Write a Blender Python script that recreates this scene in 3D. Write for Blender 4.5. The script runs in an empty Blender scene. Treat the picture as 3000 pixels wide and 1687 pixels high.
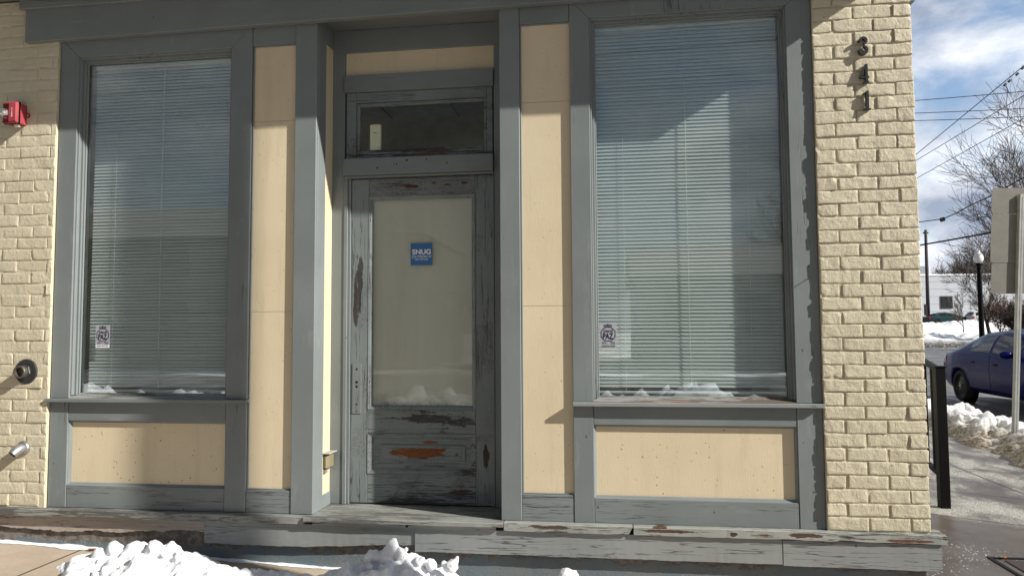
import bpy, bmesh, math, random
from mathutils import Vector, Matrix, noise as mnoise
R_=math.radians
scene=bpy.context.scene
COL=scene.collection
rnd=random.Random(7)

# ------------------------------------------------------------------ helpers: objects
def tag(o,label=None,cat=None,group=None,kind=None):
    if label: o['label']=label
    if cat: o['category']=cat
    if group: o['group']=group
    if kind: o['kind']=kind
    return o
def thing(name,label,cat,loc=(0,0,0),group=None):
    o=bpy.data.objects.new(name,None); COL.objects.link(o); o.location=loc
    o.empty_display_size=.05
    return tag(o,label,cat,group)
def wloc(o):
    v=Vector((0,0,0))
    while o is not None:
        v=v+o.location; o=o.parent
    return v
def obj(name,bm,mat,parent=None,bevel=0,smooth=False,loc=None):
    """bm is in world coordinates; the object is placed under its parent (pure translations)"""
    if bevel:
        bmesh.ops.bevel(bm,geom=bm.edges[:],offset=bevel,segments=1,affect='EDGES',clamp_overlap=True)
    bmesh.ops.recalc_face_normals(bm,faces=bm.faces[:])
    me=bpy.data.meshes.new(name)
    base=wloc(parent) if parent else Vector((0,0,0))
    if loc is not None: base=base if parent else Vector(loc)
    bmesh.ops.translate(bm,verts=bm.verts[:],vec=-base)
    bm.to_mesh(me); bm.free()
    mats=mat if isinstance(mat,(list,tuple)) else [mat]
    for m in mats: me.materials.append(m)
    if smooth:
        for p in me.polygons: p.use_smooth=True
    o=bpy.data.objects.new(name,me); COL.objects.link(o)
    if parent: o.parent=parent
    elif loc is not None: o.location=loc
    return o
def NB(): return bmesh.new()
def box(bm,x0,x1,y0,y1,z0,z1,mi=0):
    v=[bm.verts.new((x,y,z)) for x in (x0,x1) for y in (y0,y1) for z in (z0,z1)]
    for f in ((0,1,3,2),(4,6,7,5),(0,4,5,1),(2,3,7,6),(0,2,6,4),(1,5,7,3)):
        fc=bm.faces.new([v[i] for i in f]); fc.material_index=mi
    return v
def prism(bm,pts,y0,y1,mi=0):
    """polygon in the XZ plane extruded along Y"""
    a=[bm.verts.new((x,y0,z)) for x,z in pts]; b=[bm.verts.new((x,y1,z)) for x,z in pts]
    n=len(pts)
    f=bm.faces.new(a); f.material_index=mi
    f=bm.faces.new(b[::-1]); f.material_index=mi
    for i in range(n):
        f=bm.faces.new((a[i],b[i],b[(i+1)%n],a[(i+1)%n])); f.material_index=mi
def tube(bm,pts,rad,n=8,mi=0,cap=True):
    pts=[Vector(p) for p in pts]
    rs=rad if isinstance(rad,(list,tuple)) else [rad]*len(pts)
    rings=[]; up=None
    for i,p in enumerate(pts):
        d=(pts[min(i+1,len(pts)-1)]-pts[max(i-1,0)]).normalized()
        if up is None:
            up=Vector((0,0,1)) if abs(d.z)<.9 else Vector((1,0,0))
        a=d.cross(up)
        if a.length<1e-5: a=d.orthogonal()
        a.normalize(); b=a.cross(d).normalized(); up=b
        rings.append([bm.verts.new(p+(a*math.cos(2*math.pi*k/n)+b*math.sin(2*math.pi*k/n))*rs[i]) for k in range(n)])
    for r,s in zip(rings,rings[1:]):
        for k in range(n):
            f=bm.faces.new((r[k],r[(k+1)%n],s[(k+1)%n],s[k])); f.material_index=mi
    if cap:
        for r in (rings[0][::-1],rings[-1]):
            f=bm.faces.new(r); f.material_index=mi
def lathe(bm,prof,origin=(0,0,0),axis=(0,0,1),n=24,mi=0):
    """prof: list of (radius, height)"""
    ax=Vector(axis).normalized(); a=ax.orthogonal().normalized(); b=ax.cross(a)
    o=Vector(origin); rings=[]
    for r,h in prof:
        if r<1e-6: rings.append([bm.verts.new(o+ax*h)])
        else: rings.append([bm.verts.new(o+ax*h+(a*math.cos(2*math.pi*k/n)+b*math.sin(2*math.pi*k/n))*r) for k in range(n)])
    for r,s in zip(rings,rings[1:]):
        for k in range(n):
            k2=(k+1)%n
            if len(r)==1 and len(s)==1: continue
            if len(r)==1: f=bm.faces.new((r[0],s[k2],s[k]))
            elif len(s)==1: f=bm.faces.new((r[k],r[k2],s[0]))
            else: f=bm.faces.new((r[k],r[k2],s[k2],s[k]))
            f.material_index=mi
def text_mesh(body,size,width,mat,name,parent,x,y,z,bold=0.0,shear=0,rot90=False,depth=.0006):
    """flat lettering facing -Y, lower-left corner at (x,z), squeezed to the given width"""
    cu=bpy.data.curves.new(name,'FONT'); cu.body=body; cu.size=1; cu.shear=shear; cu.offset=bold; cu.extrude=.01
    t=bpy.data.objects.new(name,cu); COL.objects.link(t)
    dg=bpy.context.evaluated_depsgraph_get(); dg.update()
    me=bpy.data.meshes.new_from_object(t.evaluated_get(dg))
    bpy.data.objects.remove(t)
    xs=[v.co.x for v in me.vertices]; ys=[v.co.y for v in me.vertices]
    x0,x1,y0,y1=min(xs),max(xs),min(ys),max(ys)
    base=wloc(parent)
    for v in me.vertices:
        u=(v.co.x-x0)/(x1-x0)*width; w=(v.co.y-y0)/(y1-y0)*size
        if rot90: u,w=w,-u
        v.co=Vector((x+u,y-(depth if v.co.z>0 else 0),z+w))-base
    me.materials.clear(); me.materials.append(mat)
    o=bpy.data.objects.new(name,me); COL.objects.link(o); o.parent=parent
    return o

# ------------------------------------------------------------------ helpers: materials
class M:
    def __init__(s,name,rough=.6,spec=.3):
        s.m=bpy.data.materials.new(name); s.m.use_nodes=True
        s.t=s.m.node_tree; s.b=s.t.nodes['Principled BSDF']; s.out=s.t.nodes['Material Output']
        s.b.inputs['Roughness'].default_value=rough; s.b.inputs['Specular IOR Level'].default_value=spec
        s._c=None
    def node(s,ty,**kw):
        n=s.t.nodes.new(ty)
        for k,v in kw.items():
            if k.startswith('i_'):
                key=k[2:].replace('_',' '); key=int(key) if key.isdigit() else key
                if isinstance(v,bpy.types.NodeSocket): s.t.links.new(v,n.inputs[key])
                else: n.inputs[key].default_value=v
            else: setattr(n,k,v)
        return n
    def coord(s,scale=(1,1,1),loc=(0,0,0)):
        if s._c is None: s._c=s.node('ShaderNodeTexCoord').outputs['Object']
        mp=s.node('ShaderNodeMapping'); s.t.links.new(s._c,mp.inputs['Vector'])
        mp.inputs['Scale'].default_value=scale; mp.inputs['Location'].default_value=loc
        return mp.outputs[0]
    def noise(s,scale=5,detail=6,rough=.6,vec=None,dist=0):
        n=s.node('ShaderNodeTexNoise'); n.inputs['Scale'].default_value=scale; n.inputs['Detail'].default_value=detail
        n.inputs['Roughness'].default_value=rough; n.inputs['Distortion'].default_value=dist
        s.t.links.new(vec if vec is not None else s.coord(),n.inputs['Vector'])
        return n.outputs['Fac']
    def voro(s,scale=5,feature='F1',vec=None,out='Distance',rand=1):
        n=s.node('ShaderNodeTexVoronoi',feature=feature); n.inputs['Scale'].default_value=scale
        n.inputs['Randomness'].default_value=rand
        s.t.links.new(vec if vec is not None else s.coord(),n.inputs['Vector'])
        return n.outputs[out]
    def ramp(s,fac,a,b,lo=0.,hi=1.):
        n=s.node('ShaderNodeMapRange',interpolation_type='SMOOTHSTEP')
        s.t.links.new(fac,n.inputs['Value'])
        for k,v in (('From Min',a),('From Max',b),('To Min',lo),('To Max',hi)): n.inputs[k].default_value=v
        return n.outputs[0]
    def math(s,op,a,b=0.):
        n=s.node('ShaderNodeMath',operation=op)
        for i,v in enumerate((a,b)):
            if isinstance(v,(int,float)): n.inputs[i].default_value=v
            else: s.t.links.new(v,n.inputs[i])
        return n.outputs[0]
    def mix(s,fac,a,b):
        n=s.node('ShaderNodeMix',data_type='RGBA')
        for i,v in ((0,fac),(6,a),(7,b)):
            if isinstance(v,(int,float)): n.inputs[i].default_value=v
            elif isinstance(v,(tuple,list)): n.inputs[i].default_value=(*v,1)
            else: s.t.links.new(v,n.inputs[i])
        return n.outputs[2]
    def sep(s,vec=None):
        n=s.node('ShaderNodeSeparateXYZ'); s.t.links.new(vec if vec is not None else s.coord(),n.inputs[0]); return n.outputs
    def color(s,c):
        if isinstance(c,(tuple,list)): s.b.inputs['Base Color'].default_value=(*c,1)
        else: s.t.links.new(c,s.b.inputs['Base Color'])
        return s
    def rough(s,r): s.t.links.new(r,s.b.inputs['Roughness']); return s
    def bump(s,h,strength=.3,dist=.003):
        n=s.node('ShaderNodeBump'); n.inputs['Strength'].default_value=strength; n.inputs['Distance'].default_value=dist
        s.t.links.new(h,n.inputs['Height']); s.t.links.new(n.outputs[0],s.b.inputs['Normal']); return s
def plain(name,c,rough=.6,spec=.3,metal=0,var=.12,scale=8,bump=.1):
    m=M(name,rough,spec); m.b.inputs['Metallic'].default_value=metal
    n=m.noise(scale,5)
    m.color(m.mix(m.ramp(n,.3,.7),tuple(x*(1-var) for x in c),tuple(min(1,x*(1+var)) for x in c)))
    if bump: m.bump(m.noise(scale*12,3),bump,.002)
    return m.m

GRAY=(.164,.185,.188)
def paint(name,axis='z',wear=.2,base=GRAY,brown=.2,crackle=0.,patch=3.,seed=0.,under=None,spots=()):
    """weathered house paint on wood: grain along the axis, cracks and bare patches"""
    m=M(name,.5,.35)
    st={'x':(.06,1,1),'z':(1,1,.06)}[axis]; st2={'x':(.22,1,1),'z':(1,1,.22)}[axis]
    o=(seed*3.1,seed*1.7,seed*2.3)
    grain=m.noise(95,6,.7,m.coord(st,o)); fine=m.noise(260,3,.6,m.coord(st,o))
    pat=m.noise(patch,5,.65,m.coord(st2,o)); tone=m.noise(2.2,5,.6,m.coord((1,1,1),o))
    # bare wood where grain ridge and patch coincide
    s=m.math('ADD',m.math('MULTIPLY',grain,.45),m.math('MULTIPLY',pat,.8))
    thr=.93-.34*wear
    bare=m.ramp(s,thr,thr+.05)
    crk=m.ramp(m.math('ADD',m.math('MULTIPLY',fine,.6),m.math('MULTIPLY',pat,.45)),.735-.16*wear,.765-.16*wear)
    lnn=m.noise(34,3,.55,m.coord({'x':(.035,1,1),'z':(1,1,.035)}[axis],o)); chk=m.ramp(m.math('ABSOLUTE',m.math('SUBTRACT',lnn,.5)),.004,.016,1,0)
    chk=m.math('MULTIPLY',chk,m.ramp(m.noise(patch*1.3,4,.6,m.coord(st2,(o[0]+9,o[1],o[2]))),.62-.3*wear,.74-.3*wear))
    b2=m.noise(6,4,.6,m.coord(st2,(o[0]+5,o[1],o[2])))
    dark=under or (.035,.034,.032)
    bare_c=m.mix(m.ramp(b2,.60-.25*brown,.68-.25*brown),dark,(.15,.062,.03))
    bare_c=m.mix(m.ramp(fine,.35,.65),bare_c,m.mix(.5,bare_c,(.10,.095,.09)))
    c=m.mix(m.ramp(tone,.3,.72),tuple(x*.93 for x in base),tuple(x*1.09 for x in base))
    c=m.mix(m.ramp(m.noise(14,5,.7,m.coord(st2,o)),.55,.8),c,tuple(x*1.25+.01 for x in base))
    # chips
    ch=m.voro(9,'F1',m.coord((1,1,.6),o)); chp=m.ramp(m.math('ADD',ch,m.math('MULTIPLY',grain,.03)),.058,.066,1,0)
    c=m.mix(m.math('MULTIPLY',chp,.75),c,(.05,.045,.04))
    c=m.mix(m.math('MULTIPLY',crk,.8),c,(.045,.045,.045))
    c=m.mix(m.math('MULTIPLY',chk,.8),c,(.04,.039,.037))
    c=m.mix(bare,c,bare_c)
    if spots:
        Pn=m.sep(); wob=m.noise(18,6,.75,m.coord(st2,o))
        for (sx,sz,rx,rz,col) in spots:
            dx=m.math('DIVIDE',m.math('SUBTRACT',Pn[0],sx-2.25),rx); dz=m.math('DIVIDE',m.math('SUBTRACT',Pn[2],sz+.3),rz)
            dd=m.math('SQRT',m.math('ADD',m.math('MULTIPLY',dx,dx),m.math('MULTIPLY',dz,dz)))
            k=m.ramp(m.math('ADD',dd,m.math('MULTIPLY',m.math('SUBTRACT',wob,.5),5.)),.80,.92,1,0)
            c=m.mix(k,c,m.mix(m.ramp(fine,.35,.65),tuple(q*.6 for q in col),tuple(q*1.25 for q in col)))
            bare=m.math('MAXIMUM',bare,k)
    h=m.math('ADD',m.math('MULTIPLY',grain,.35),m.math('MULTIPLY',bare,-.8))
    h=m.math('ADD',h,m.math('MULTIPLY',m.math('MAXIMUM',crk,chk),-.9))
    if crackle:
        vd=m.math('ADD',m.voro(120,'DISTANCE_TO_EDGE',m.coord({'x':(.6,1,1.3),'z':(1.3,1,.6)}[axis],o)),m.math('MULTIPLY',m.noise(40,4,.7,m.coord((1,1,1),o)),.10))
        msk=m.ramp(m.noise(4.5,5,.6,m.coord((1,1,1),(o[0]+2,0,o[2]))),.60-.12*crackle,.72-.12*crackle)
        ln=m.math('MULTIPLY',m.ramp(vd,.06,.13,1,0),msk)
        c=m.mix(m.math('MULTIPLY',ln,.85),c,(.028,.026,.025)); h=m.math('ADD',h,m.math('MULTIPLY',ln,-1.))
    m.color(c); m.bump(h,.45,.0022)
    m.rough(m.ramp(bare,0,1,.48,.85))
    return m.m
def cream(name,spots=1.):
    m=M(name,.55,.3)
    t=m.noise(1.8,5,.6); fine=m.noise(180,3,.6,m.coord((1,1,.12)))
    c=m.mix(m.ramp(t,.3,.7),(.565,.48,.335),(.615,.53,.375))
    stn=m.noise(14,5,.65,m.coord((1,1,.10))); c=m.mix(m.ramp(stn,.5,.75,0,.35),c,(.44,.37,.25))
    v=m.voro(30,'F1',out='Distance'); msk=m.ramp(m.noise(5,4,.6),.42,.58)
    sp=m.math('MULTIPLY',m.ramp(m.math('ADD',v,m.math('MULTIPLY',m.noise(40,3),.1)),.15,.19,1,0),msk)
    c=m.mix(m.math('MULTIPLY',sp,.85*spots),c,(.10,.065,.035))
    v2=m.voro(75,'F1'); sp2=m.math('MULTIPLY',m.ramp(v2,.13,.17,1,0),m.ramp(m.noise(9,3),.5,.65))
    c=m.mix(m.math('MULTIPLY',sp2,.6*spots),c,(.2,.13,.07))
    m.color(c); m.bump(m.math('ADD',fine,m.math('MULTIPLY',sp,-1.)),.35,.0018)
    return m.m
def brickpaint(name):
    m=M(name,.6,.3)
    t=m.noise(3,6,.65); f=m.noise(55,6,.65); g=m.noise(220,3,.6)
    c=m.mix(m.ramp(t,.3,.7),(.505,.455,.335),(.55,.50,.375))
    c=m.mix(m.math('MULTIPLY',m.ramp(f,.62,.8),.35),c,(.36,.30,.19))
    v=m.voro(16,'F1'); d=m.ramp(m.math('ADD',v,m.math('MULTIPLY',f,.25)),.165,.195,1,0)
    c=m.mix(m.math('MULTIPLY',d,.65),c,(.20,.13,.075))
    drips=m.noise(60,4,.6,m.coord((1,1,.08)))
    c=m.mix(m.math('MULTIPLY',m.ramp(drips,.62,.75),.12),c,(.4,.33,.2))
    m.color(c); m.bump(m.math('ADD',m.math('MULTIPLY',f,1.),m.math('ADD',m.math('MULTIPLY',g,.3),m.math('MULTIPLY',m.noise(26,4,.6,m.coord((1,1,.35))),.6))),.75,.0075)
    return m.m
def snowmat(name,dirt=0.):
    m=M(name,.75,.2)
    c=m.mix(m.ramp(m.noise(6,5),.3,.7),(.68,.70,.74),(.80,.81,.83))
    gk=m.math('MULTIPLY',m.ramp(m.voro(70,'F1'),.10,.16,1,0),m.ramp(m.noise(5,4,.7),.5,.62)); c=m.mix(m.math('MULTIPLY',gk,.6),c,(.22,.19,.15))
    if dirt:
        z=m.sep()[2]
        lo=m.ramp(m.math('ADD',z,m.math('MULTIPLY',m.noise(3.2,6,.7),.5*dirt)),.42*dirt,.95*dirt,1,0)
        d=m.math('MULTIPLY',lo,m.ramp(m.noise(7,7,.75),.25,.5))
        c=m.mix(d,c,m.mix(m.ramp(m.noise(30,4),.4,.6),*(((.10,.085,.065),(.36,.31,.24)) if dirt<1 else ((.015,.014,.013),(.07,.064,.056)))))
    m.color(c); m.b.inputs['Subsurface Weight'].default_value=.12
    m.b.inputs['Subsurface Radius'].default_value=(.02,.022,.025)
    m.bump(m.math('ADD',m.noise(38,6,.7),m.math('MULTIPLY',m.noise(140,3,.6),.35)),.5,.012)
    return m.m
def glassmat(name,refl=2.6,tint=(.86,.95,.93),wave=.015,dirt=0.):
    m=M(name); t=m.t; t.nodes.remove(m.b)
    tr=m.node('ShaderNodeBsdfTransparent'); tr.inputs[0].default_value=(*tint,1)
    gl=m.node('ShaderNodeBsdfGlossy'); gl.inputs['Roughness'].default_value=.012; gl.inputs['Color'].default_value=(.93,.97,1,1)
    fr=m.node('ShaderNodeFresnel'); 
    geo=m.node('ShaderNodeNewGeometry'); t.links.new(m.math('ADD',1.5,m.math('MULTIPLY',geo.outputs['Backfacing'],1/1.5-1.5)),fr.inputs['IOR'])
    bp=m.node('ShaderNodeBump'); bp.inputs['Strength'].default_value=wave; bp.inputs['Distance'].default_value=.05
    t.links.new(m.noise(1.6,2,.5),bp.inputs['Height']); t.links.new(bp.outputs[0],gl.inputs['Normal'])
    fac=m.math('MINIMUM',m.math('ADD',m.math('MULTIPLY',fr.outputs[0],min(refl,1.)),max(0,refl-1)*.10),.95)
    mx=m.node('ShaderNodeMixShader'); t.links.new(fac,mx.inputs[0]); t.links.new(tr.outputs[0],mx.inputs[1]); t.links.new(gl.outputs[0],mx.inputs[2])
    last=mx.outputs[0]
    if dirt:
        df=m.node('ShaderNodeBsdfDiffuse'); df.inputs[0].default_value=(.5,.5,.46,1)
        sm=m.math('MULTIPLY',m.ramp(m.noise(3,7,.75,m.coord((1,1,.7))),.5,.85),dirt)
        sm=m.math('ADD',sm,m.math('MULTIPLY',m.ramp(m.voro(26,'F1'),.03,.05,1,0),dirt*1.2))
        m2=m.node('ShaderNodeMixShader'); t.links.new(sm,m2.inputs[0]); t.links.new(last,m2.inputs[1]); t.links.new(df.outputs[0],m2.inputs[2]); last=m2.outputs[0]
    t.links.new(last,m.out.inputs['Surface'])
    return m.m

MAT={}
MAT['pz']=paint('grey paint upright','z',.16,brown=0.,seed=1)
MAT['px']=paint('grey paint level','x',.16,brown=0.,seed=2)
MAT['pxw']=paint('grey paint level weathered','x',.60,brown=.05,seed=3,patch=4)
MAT['pzw']=paint('grey paint upright weathered','z',.35,brown=0.,seed=4)
MAT['pzf']=paint('grey stile paint split at the foot','z',.42,brown=0.,seed=21,patch=5)
MAT['ledge']=paint('ledge paint flaking','x',.85,base=(.27,.28,.26),brown=.2,patch=4.5,seed=5,spots=((3.72,-.022,.15,.007,(.075,.040,.027)),(4.02,-.03,.02,.012,(.05,.035,.02)),(4.17,-.028,.06,.009,(.12,.04,.02)),(4.40,-.022,.11,.012,(.078,.042,.028)),(4.9,-.035,.09,.007,(.12,.05,.025)),(3.05,-.02,.10,.008,(.075,.045,.03)),(3.65,-.006,.04,.005,(.08,.045,.03))))
MAT['ledgeL']=paint('ledge paint grey flaking','x',.92,base=(.235,.245,.23),brown=-.6,patch=5,seed=6,under=(.10,.097,.088))
MAT['base']=paint('baseboard paint','x',.60,base=(.22,.235,.235),brown=.1,patch=3,seed=7)
MAT['rot']=paint('rotten board','x',.62,base=(.36,.31,.275),brown=-.6,patch=4,seed=8,under=(.15,.13,.115))
MAT['sillr']=paint('sill bare wood','x',1.0,base=(.22,.22,.21),brown=.5,patch=5,seed=9,under=(.11,.085,.065))
MAT['door']=paint('door paint cracked upright','z',.62,base=(.165,.19,.195),brown=.15,crackle=1.,patch=3.5,seed=10,spots=((2.645,.30,.02,.07,(.06,.05,.04)),(1.86,1.35,.02,.22,(.045,.045,.043)),(1.835,1.2,.012,.16,(.05,.04,.035))))
MAT['doorx']=paint('door paint cracked level','x',.78,base=(.16,.185,.19),brown=.1,crackle=.9,patch=3.2,seed=11,spots=((2.34,.515,.26,.05,(.055,.056,.054)),(2.5,.09,.10,.03,(.06,.05,.04))))
MAT['doorp']=paint('door panel paint','x',.75,base=(.16,.185,.19),brown=.3,crackle=.8,patch=2.6,seed=14.4,spots=((2.19,.312,.19,.036,(.17,.062,.02)),(2.33,.318,.07,.022,(.16,.058,.02)),(2.31,.372,.06,.008,(.2,.075,.025)),(2.47,.30,.012,.016,(.18,.07,.03)),(2.05,.345,.03,.006,(.2,.08,.03))))
MAT['doort']=paint('door top rail paint','x',.7,base=(.165,.185,.19),brown=.3,crackle=2.2,patch=3,seed=12,spots=((2.055,1.946,.016,.009,(.20,.11,.045)),(2.165,1.944,.02,.010,(.11,.04,.025)),(2.21,1.938,.014,.007,(.10,.04,.03)),(2.33,1.958,.014,.006,(.11,.04,.025)),(2.42,1.944,.02,.006,(.13,.06,.03)),(2.52,1.95,.018,.008,(.11,.04,.025))))
MAT['cream']=cream('cream panel paint',.45); MAT['creams']=cream('cream panel paint speckled',1.)
MAT['brick']=brickpaint('cream painted brick')
MAT['snow']=snowmat('snow'); MAT['snowd']=snowmat('dirty snow',.45); MAT['snowf']=snowmat('ploughed snow',1.3)
MAT['glass']=glassmat('window glass',2.0,tint=(.955,.985,.975),dirt=.045); MAT['glassd']=glassmat('door glass',.55,tint=(.98,.985,.965),dirt=.06)
MAT['glasst']=glassmat('transom glass',.7,tint=(.97,.98,.96),dirt=.08)
MAT['black']=plain('black iron',(.005,.005,.0055),.45,.10)
MAT['dark']=plain('dark cavity',(.01,.01,.01),.9,.1,bump=0)
MAT['white']=plain('white plastic',(.62,.62,.55),.4,.4,var=.03)
# ------------------------------------------------------------------ camera, sun, sky
CAMP=Vector((3.39941057,-4.03186363,1.04115329))
RC=((0.99079679,-0.13463811,0.01393947),(0.13522745,0.98909809,-0.0582967),(-0.00593854,0.05964518,0.99820198))
cam=bpy.data.cameras.new('camera'); co=bpy.data.objects.new('camera',cam); COL.objects.link(co)
mw=Matrix.Identity(4)
for i in range(3):
    mw[i][0]=RC[i][0]; mw[i][1]=RC[i][2]; mw[i][2]=-RC[i][1]; mw[i][3]=CAMP[i]
co.matrix_world=mw
cam.sensor_width=36; cam.lens=36*2120.83/3000; cam.clip_end=2000; cam.clip_start=.05
scene.camera=co
SUNV=Vector((2.93,-1,1.89)).normalized()
sl=bpy.data.lights.new('sun','SUN'); sl.energy=5; sl.angle=R_(.55); sl.color=(1,.955,.87)
so=bpy.data.objects.new('sun',sl); COL.objects.link(so); so.location=(30,-10,30)
so.rotation_euler=SUNV.to_track_quat('Z','Y').to_euler()
w=bpy.data.worlds.new('World'); scene.world=w; w.use_nodes=True
t=w.node_tree; bg=t.nodes['Background']; bg.inputs['Strength'].default_value=.040
sky=t.nodes.new('ShaderNodeTexSky'); sky.sky_type='NISHITA'; sky.sun_disc=False
sky.sun_elevation=math.asin(SUNV.z); sky.sun_rotation=math.atan2(SUNV.x,SUNV.y); sky.altitude=100; sky.dust_density=.6; sky.ozone_density=1.5
tc=t.nodes.new('ShaderNodeTexCoord')
def wn(ty,**k):
    n=t.nodes.new(ty)
    for a,b in k.items(): n.inputs[a].default_value=b
    return n
mp=wn('ShaderNodeMapping'); mp.inputs['Scale'].default_value=(1,1,1.9); mp.inputs['Location'].default_value=(.35,.1,.42)
t.links.new(tc.outputs['Generated'],mp.inputs[0])
n1=wn('ShaderNodeTexNoise',Scale=4.2,Detail=9,Roughness=.56,Distortion=.35); t.links.new(mp.outputs[0],n1.inputs['Vector'])
n2=wn('ShaderNodeTexNoise',Scale=7.5,Detail=6,Roughness=.55); t.links.new(mp.outputs[0],n2.inputs['Vector'])
r1=t.nodes.new('ShaderNodeMapRange'); r1.interpolation_type='SMOOTHSTEP'
for k,v in (('From Min',.37),('From Max',.57)): r1.inputs[k].default_value=v
t.links.new(n1.outputs['Fac'],r1.inputs['Value'])
cc=t.nodes.new('ShaderNodeMix'); cc.data_type='RGBA'; cc.inputs[6].default_value=(2.4,2.8,3.6,1); cc.inputs[7].default_value=(6.6,6.8,7.2,1)
r2=t.nodes.new('ShaderNodeMapRange'); r2.inputs['From Min'].default_value=.38; r2.inputs['From Max'].default_value=.62
t.links.new(n2.outputs['Fac'],r2.inputs['Value']); t.links.new(r2.outputs[0],cc.inputs[0])
mx=t.nodes.new('ShaderNodeMix'); mx.data_type='RGBA'
t.links.new(r1.outputs[0],mx.inputs[0]); t.links.new(sky.outputs[0],mx.inputs[6]); t.links.new(cc.outputs[2],mx.inputs[7])
dt=t.nodes.new('ShaderNodeVectorMath'); dt.operation='DOT_PRODUCT'; dt.inputs[1].default_value=(.62,.78,.0); t.links.new(tc.outputs['Generated'],dt.inputs[0])
r3=t.nodes.new('ShaderNodeMapRange'); r3.interpolation_type='SMOOTHSTEP'
for k,v in (('From Min',-.3),('From Max',.8),('To Min',.78),('To Max',2.5)): r3.inputs[k].default_value=v
t.links.new(dt.outputs['Value'],r3.inputs['Value'])
sc_=t.nodes.new('ShaderNodeVectorMath'); sc_.operation='SCALE'; t.links.new(mx.outputs[2],sc_.inputs[0]); t.links.new(r3.outputs[0],sc_.inputs['Scale'])
t.links.new(sc_.outputs[0],bg.inputs['Color'])
scene.view_settings.view_transform='Standard'; scene.view_settings.look='None'; scene.view_settings.exposure=.70; scene.view_settings.gamma=1
scene.cycles.use_denoising=True; scene.cycles.max_bounces=10; scene.cycles.transparent_max_bounces=16; scene.cycles.sample_clamp_indirect=6
def RF(r,f,z=None):
    """ground coordinates from metres to the right of and ahead of where the photographer stood"""
    x=CAMP.x+.991*r-.135*f; y=CAMP.y+.135*r+.991*f
    return Vector((x,y)) if z is None else Vector((x,y,z))

# ------------------------------------------------------------------ the building
B=thing('corner_building','cream painted brick corner storefront with grey wooden trim and a recessed door','building',(2.25,0,-.3))
def brick_field(bm,u0,u1,z0,z1,front,depth,place,half_left,rs,pitch=.205,ch=.0712,jit=1.,endr=False,nu=6,nv=3,joint=.011):
    """running bond; place(u,d,z) maps to world, d = distance proud of the mortar plane"""
    rows=int((z1-z0)/ch+.5); ch=(z1-z0)/rows
    for r in range(rows):
        za=z0+r*ch+joint*.33; zb=z0+(r+1)*ch-joint*.33
        u=u0; first=True; k=0
        while u<u1-.02:
            L=pitch*(.5 if (first and (r%2==half_left)) else 1.)
            e=min(u+L,u1)
            if u1-e<.03: e=u1
            last=e>=u1-1e-6
            a=u+(0 if first else joint*.5)+rs.uniform(-.003,.003)*jit; b=e-(0 if last else joint*.5)+rs.uniform(-.003,.003)*jit
            dz0=rs.uniform(-.003,.003)*jit; dz1=rs.uniform(-.003,.003)*jit; rot=rs.gauss(0,.006)*jit
            off=rs.gauss(0,.0015)*jit; tilt=rs.gauss(0,.0015)*jit
            chips=[(rs.choice((0,1)) if rs.random()<.8 else rs.random(),rs.choice((0,1)),rs.uniform(.008,.024)) for _ in range(rs.choice((0,0,0,1,1,2)))]
            grid=[]
            us=[0,.014]+[i/nu for i in range(1,nu)]+[.986,1]; vs=[0,.035]+[i/nv for i in range(1,nv)]+[.965,1]
            for j,v in enumerate(vs):
                row=[]
                for i,s in enumerate(us):
                    uu=a+(b-a)*s; zz=za+dz0+(zb-za+dz1-dz0)*v
                    edge=(i in(0,len(us)-1)) or (j in(0,len(vs)-1))
                    nz=mnoise.noise(Vector((uu*28,zz*28,front*50+r*.37)))
                    nz2=mnoise.noise(Vector((uu*75,zz*75,r*1.3+7)))
                    uu+=nz2*.0022*jit; zz+=nz*.0026*jit+rot*(s-.5)*(b-a)+.004*mnoise.noise(Vector((uu*2.2,r*.31,front*9)))
                    d=depth+off+tilt*(s-.5)*2+nz*.0028*jit+nz2*.0013*jit
                    for (ci,cj,cr) in chips:
                        q_=math.hypot((s-ci)*(b-a),(v-cj)*(zb-za))
                        if q_<cr: d-=.006*(1-q_/cr)
                    if edge: d-=.0009+.0012*abs(nz2)
                    row.append(bm.verts.new(place(uu,d,zz)))
                grid.append(row)
            for j in range(len(vs)-1):
                for i in range(len(us)-1): bm.faces.new((grid[j][i],grid[j][i+1],grid[j+1][i+1],grid[j+1][i])).smooth=(0<i<len(us)-2 and 0<j<len(vs)-2)
            # sides back into the mortar
            loop=grid[0][:]+[g[-1] for g in grid[1:]]+grid[-1][-2::-1]+[g[0] for g in grid[-2:0:-1]]
            back=[]
            for q in loop:
                c=q.co
                back.append(bm.verts.new(Vector(c)+place(0,-(depth+.01+(.09 if (endr and last) else 0)),0)-place(0,0,0)))
            n=len(loop)
            for i in range(n): bm.faces.new((loop[i],loop[(i+1)%n],back[(i+1)%n],back[i]))
            u=e; first=False; k+=1
# right pillar
bm=NB(); brick_field(bm,4.502,5.003,.002,3.13,0,.0058,lambda u,d,z:Vector((u,-.0145-d,z)),1,random.Random(3),endr=True,nu=14,nv=6)
box(bm,4.501,4.995,-.0145,.30,-.02,3.14)
obj('brick_wall',bm,MAT['brick'],B)
# left wall
bm=NB(); brick_field(bm,-2.6,-.004,.002,3.13,1,.0022,lambda u,d,z:Vector((u,-.0172-d,z)),0,random.Random(5),nu=10,nv=4,jit=.85,joint=.0075)
box(bm,-2.6,-.005,-.0172,.30,-.02,3.14)
obj('brick_wall',bm,MAT['brick'],B)
# side wall round the corner
bm=NB(); brick_field(bm,.09,5.09,.002,3.13,2,.0085,lambda u,d,z:Vector((4.9965+d,u,z)),1,random.Random(8),nu=2,nv=2)
box(bm,4.70,4.9995,.301,8,-.02,3.14)
obj('brick_wall',bm,MAT['brick'],B)
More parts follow.
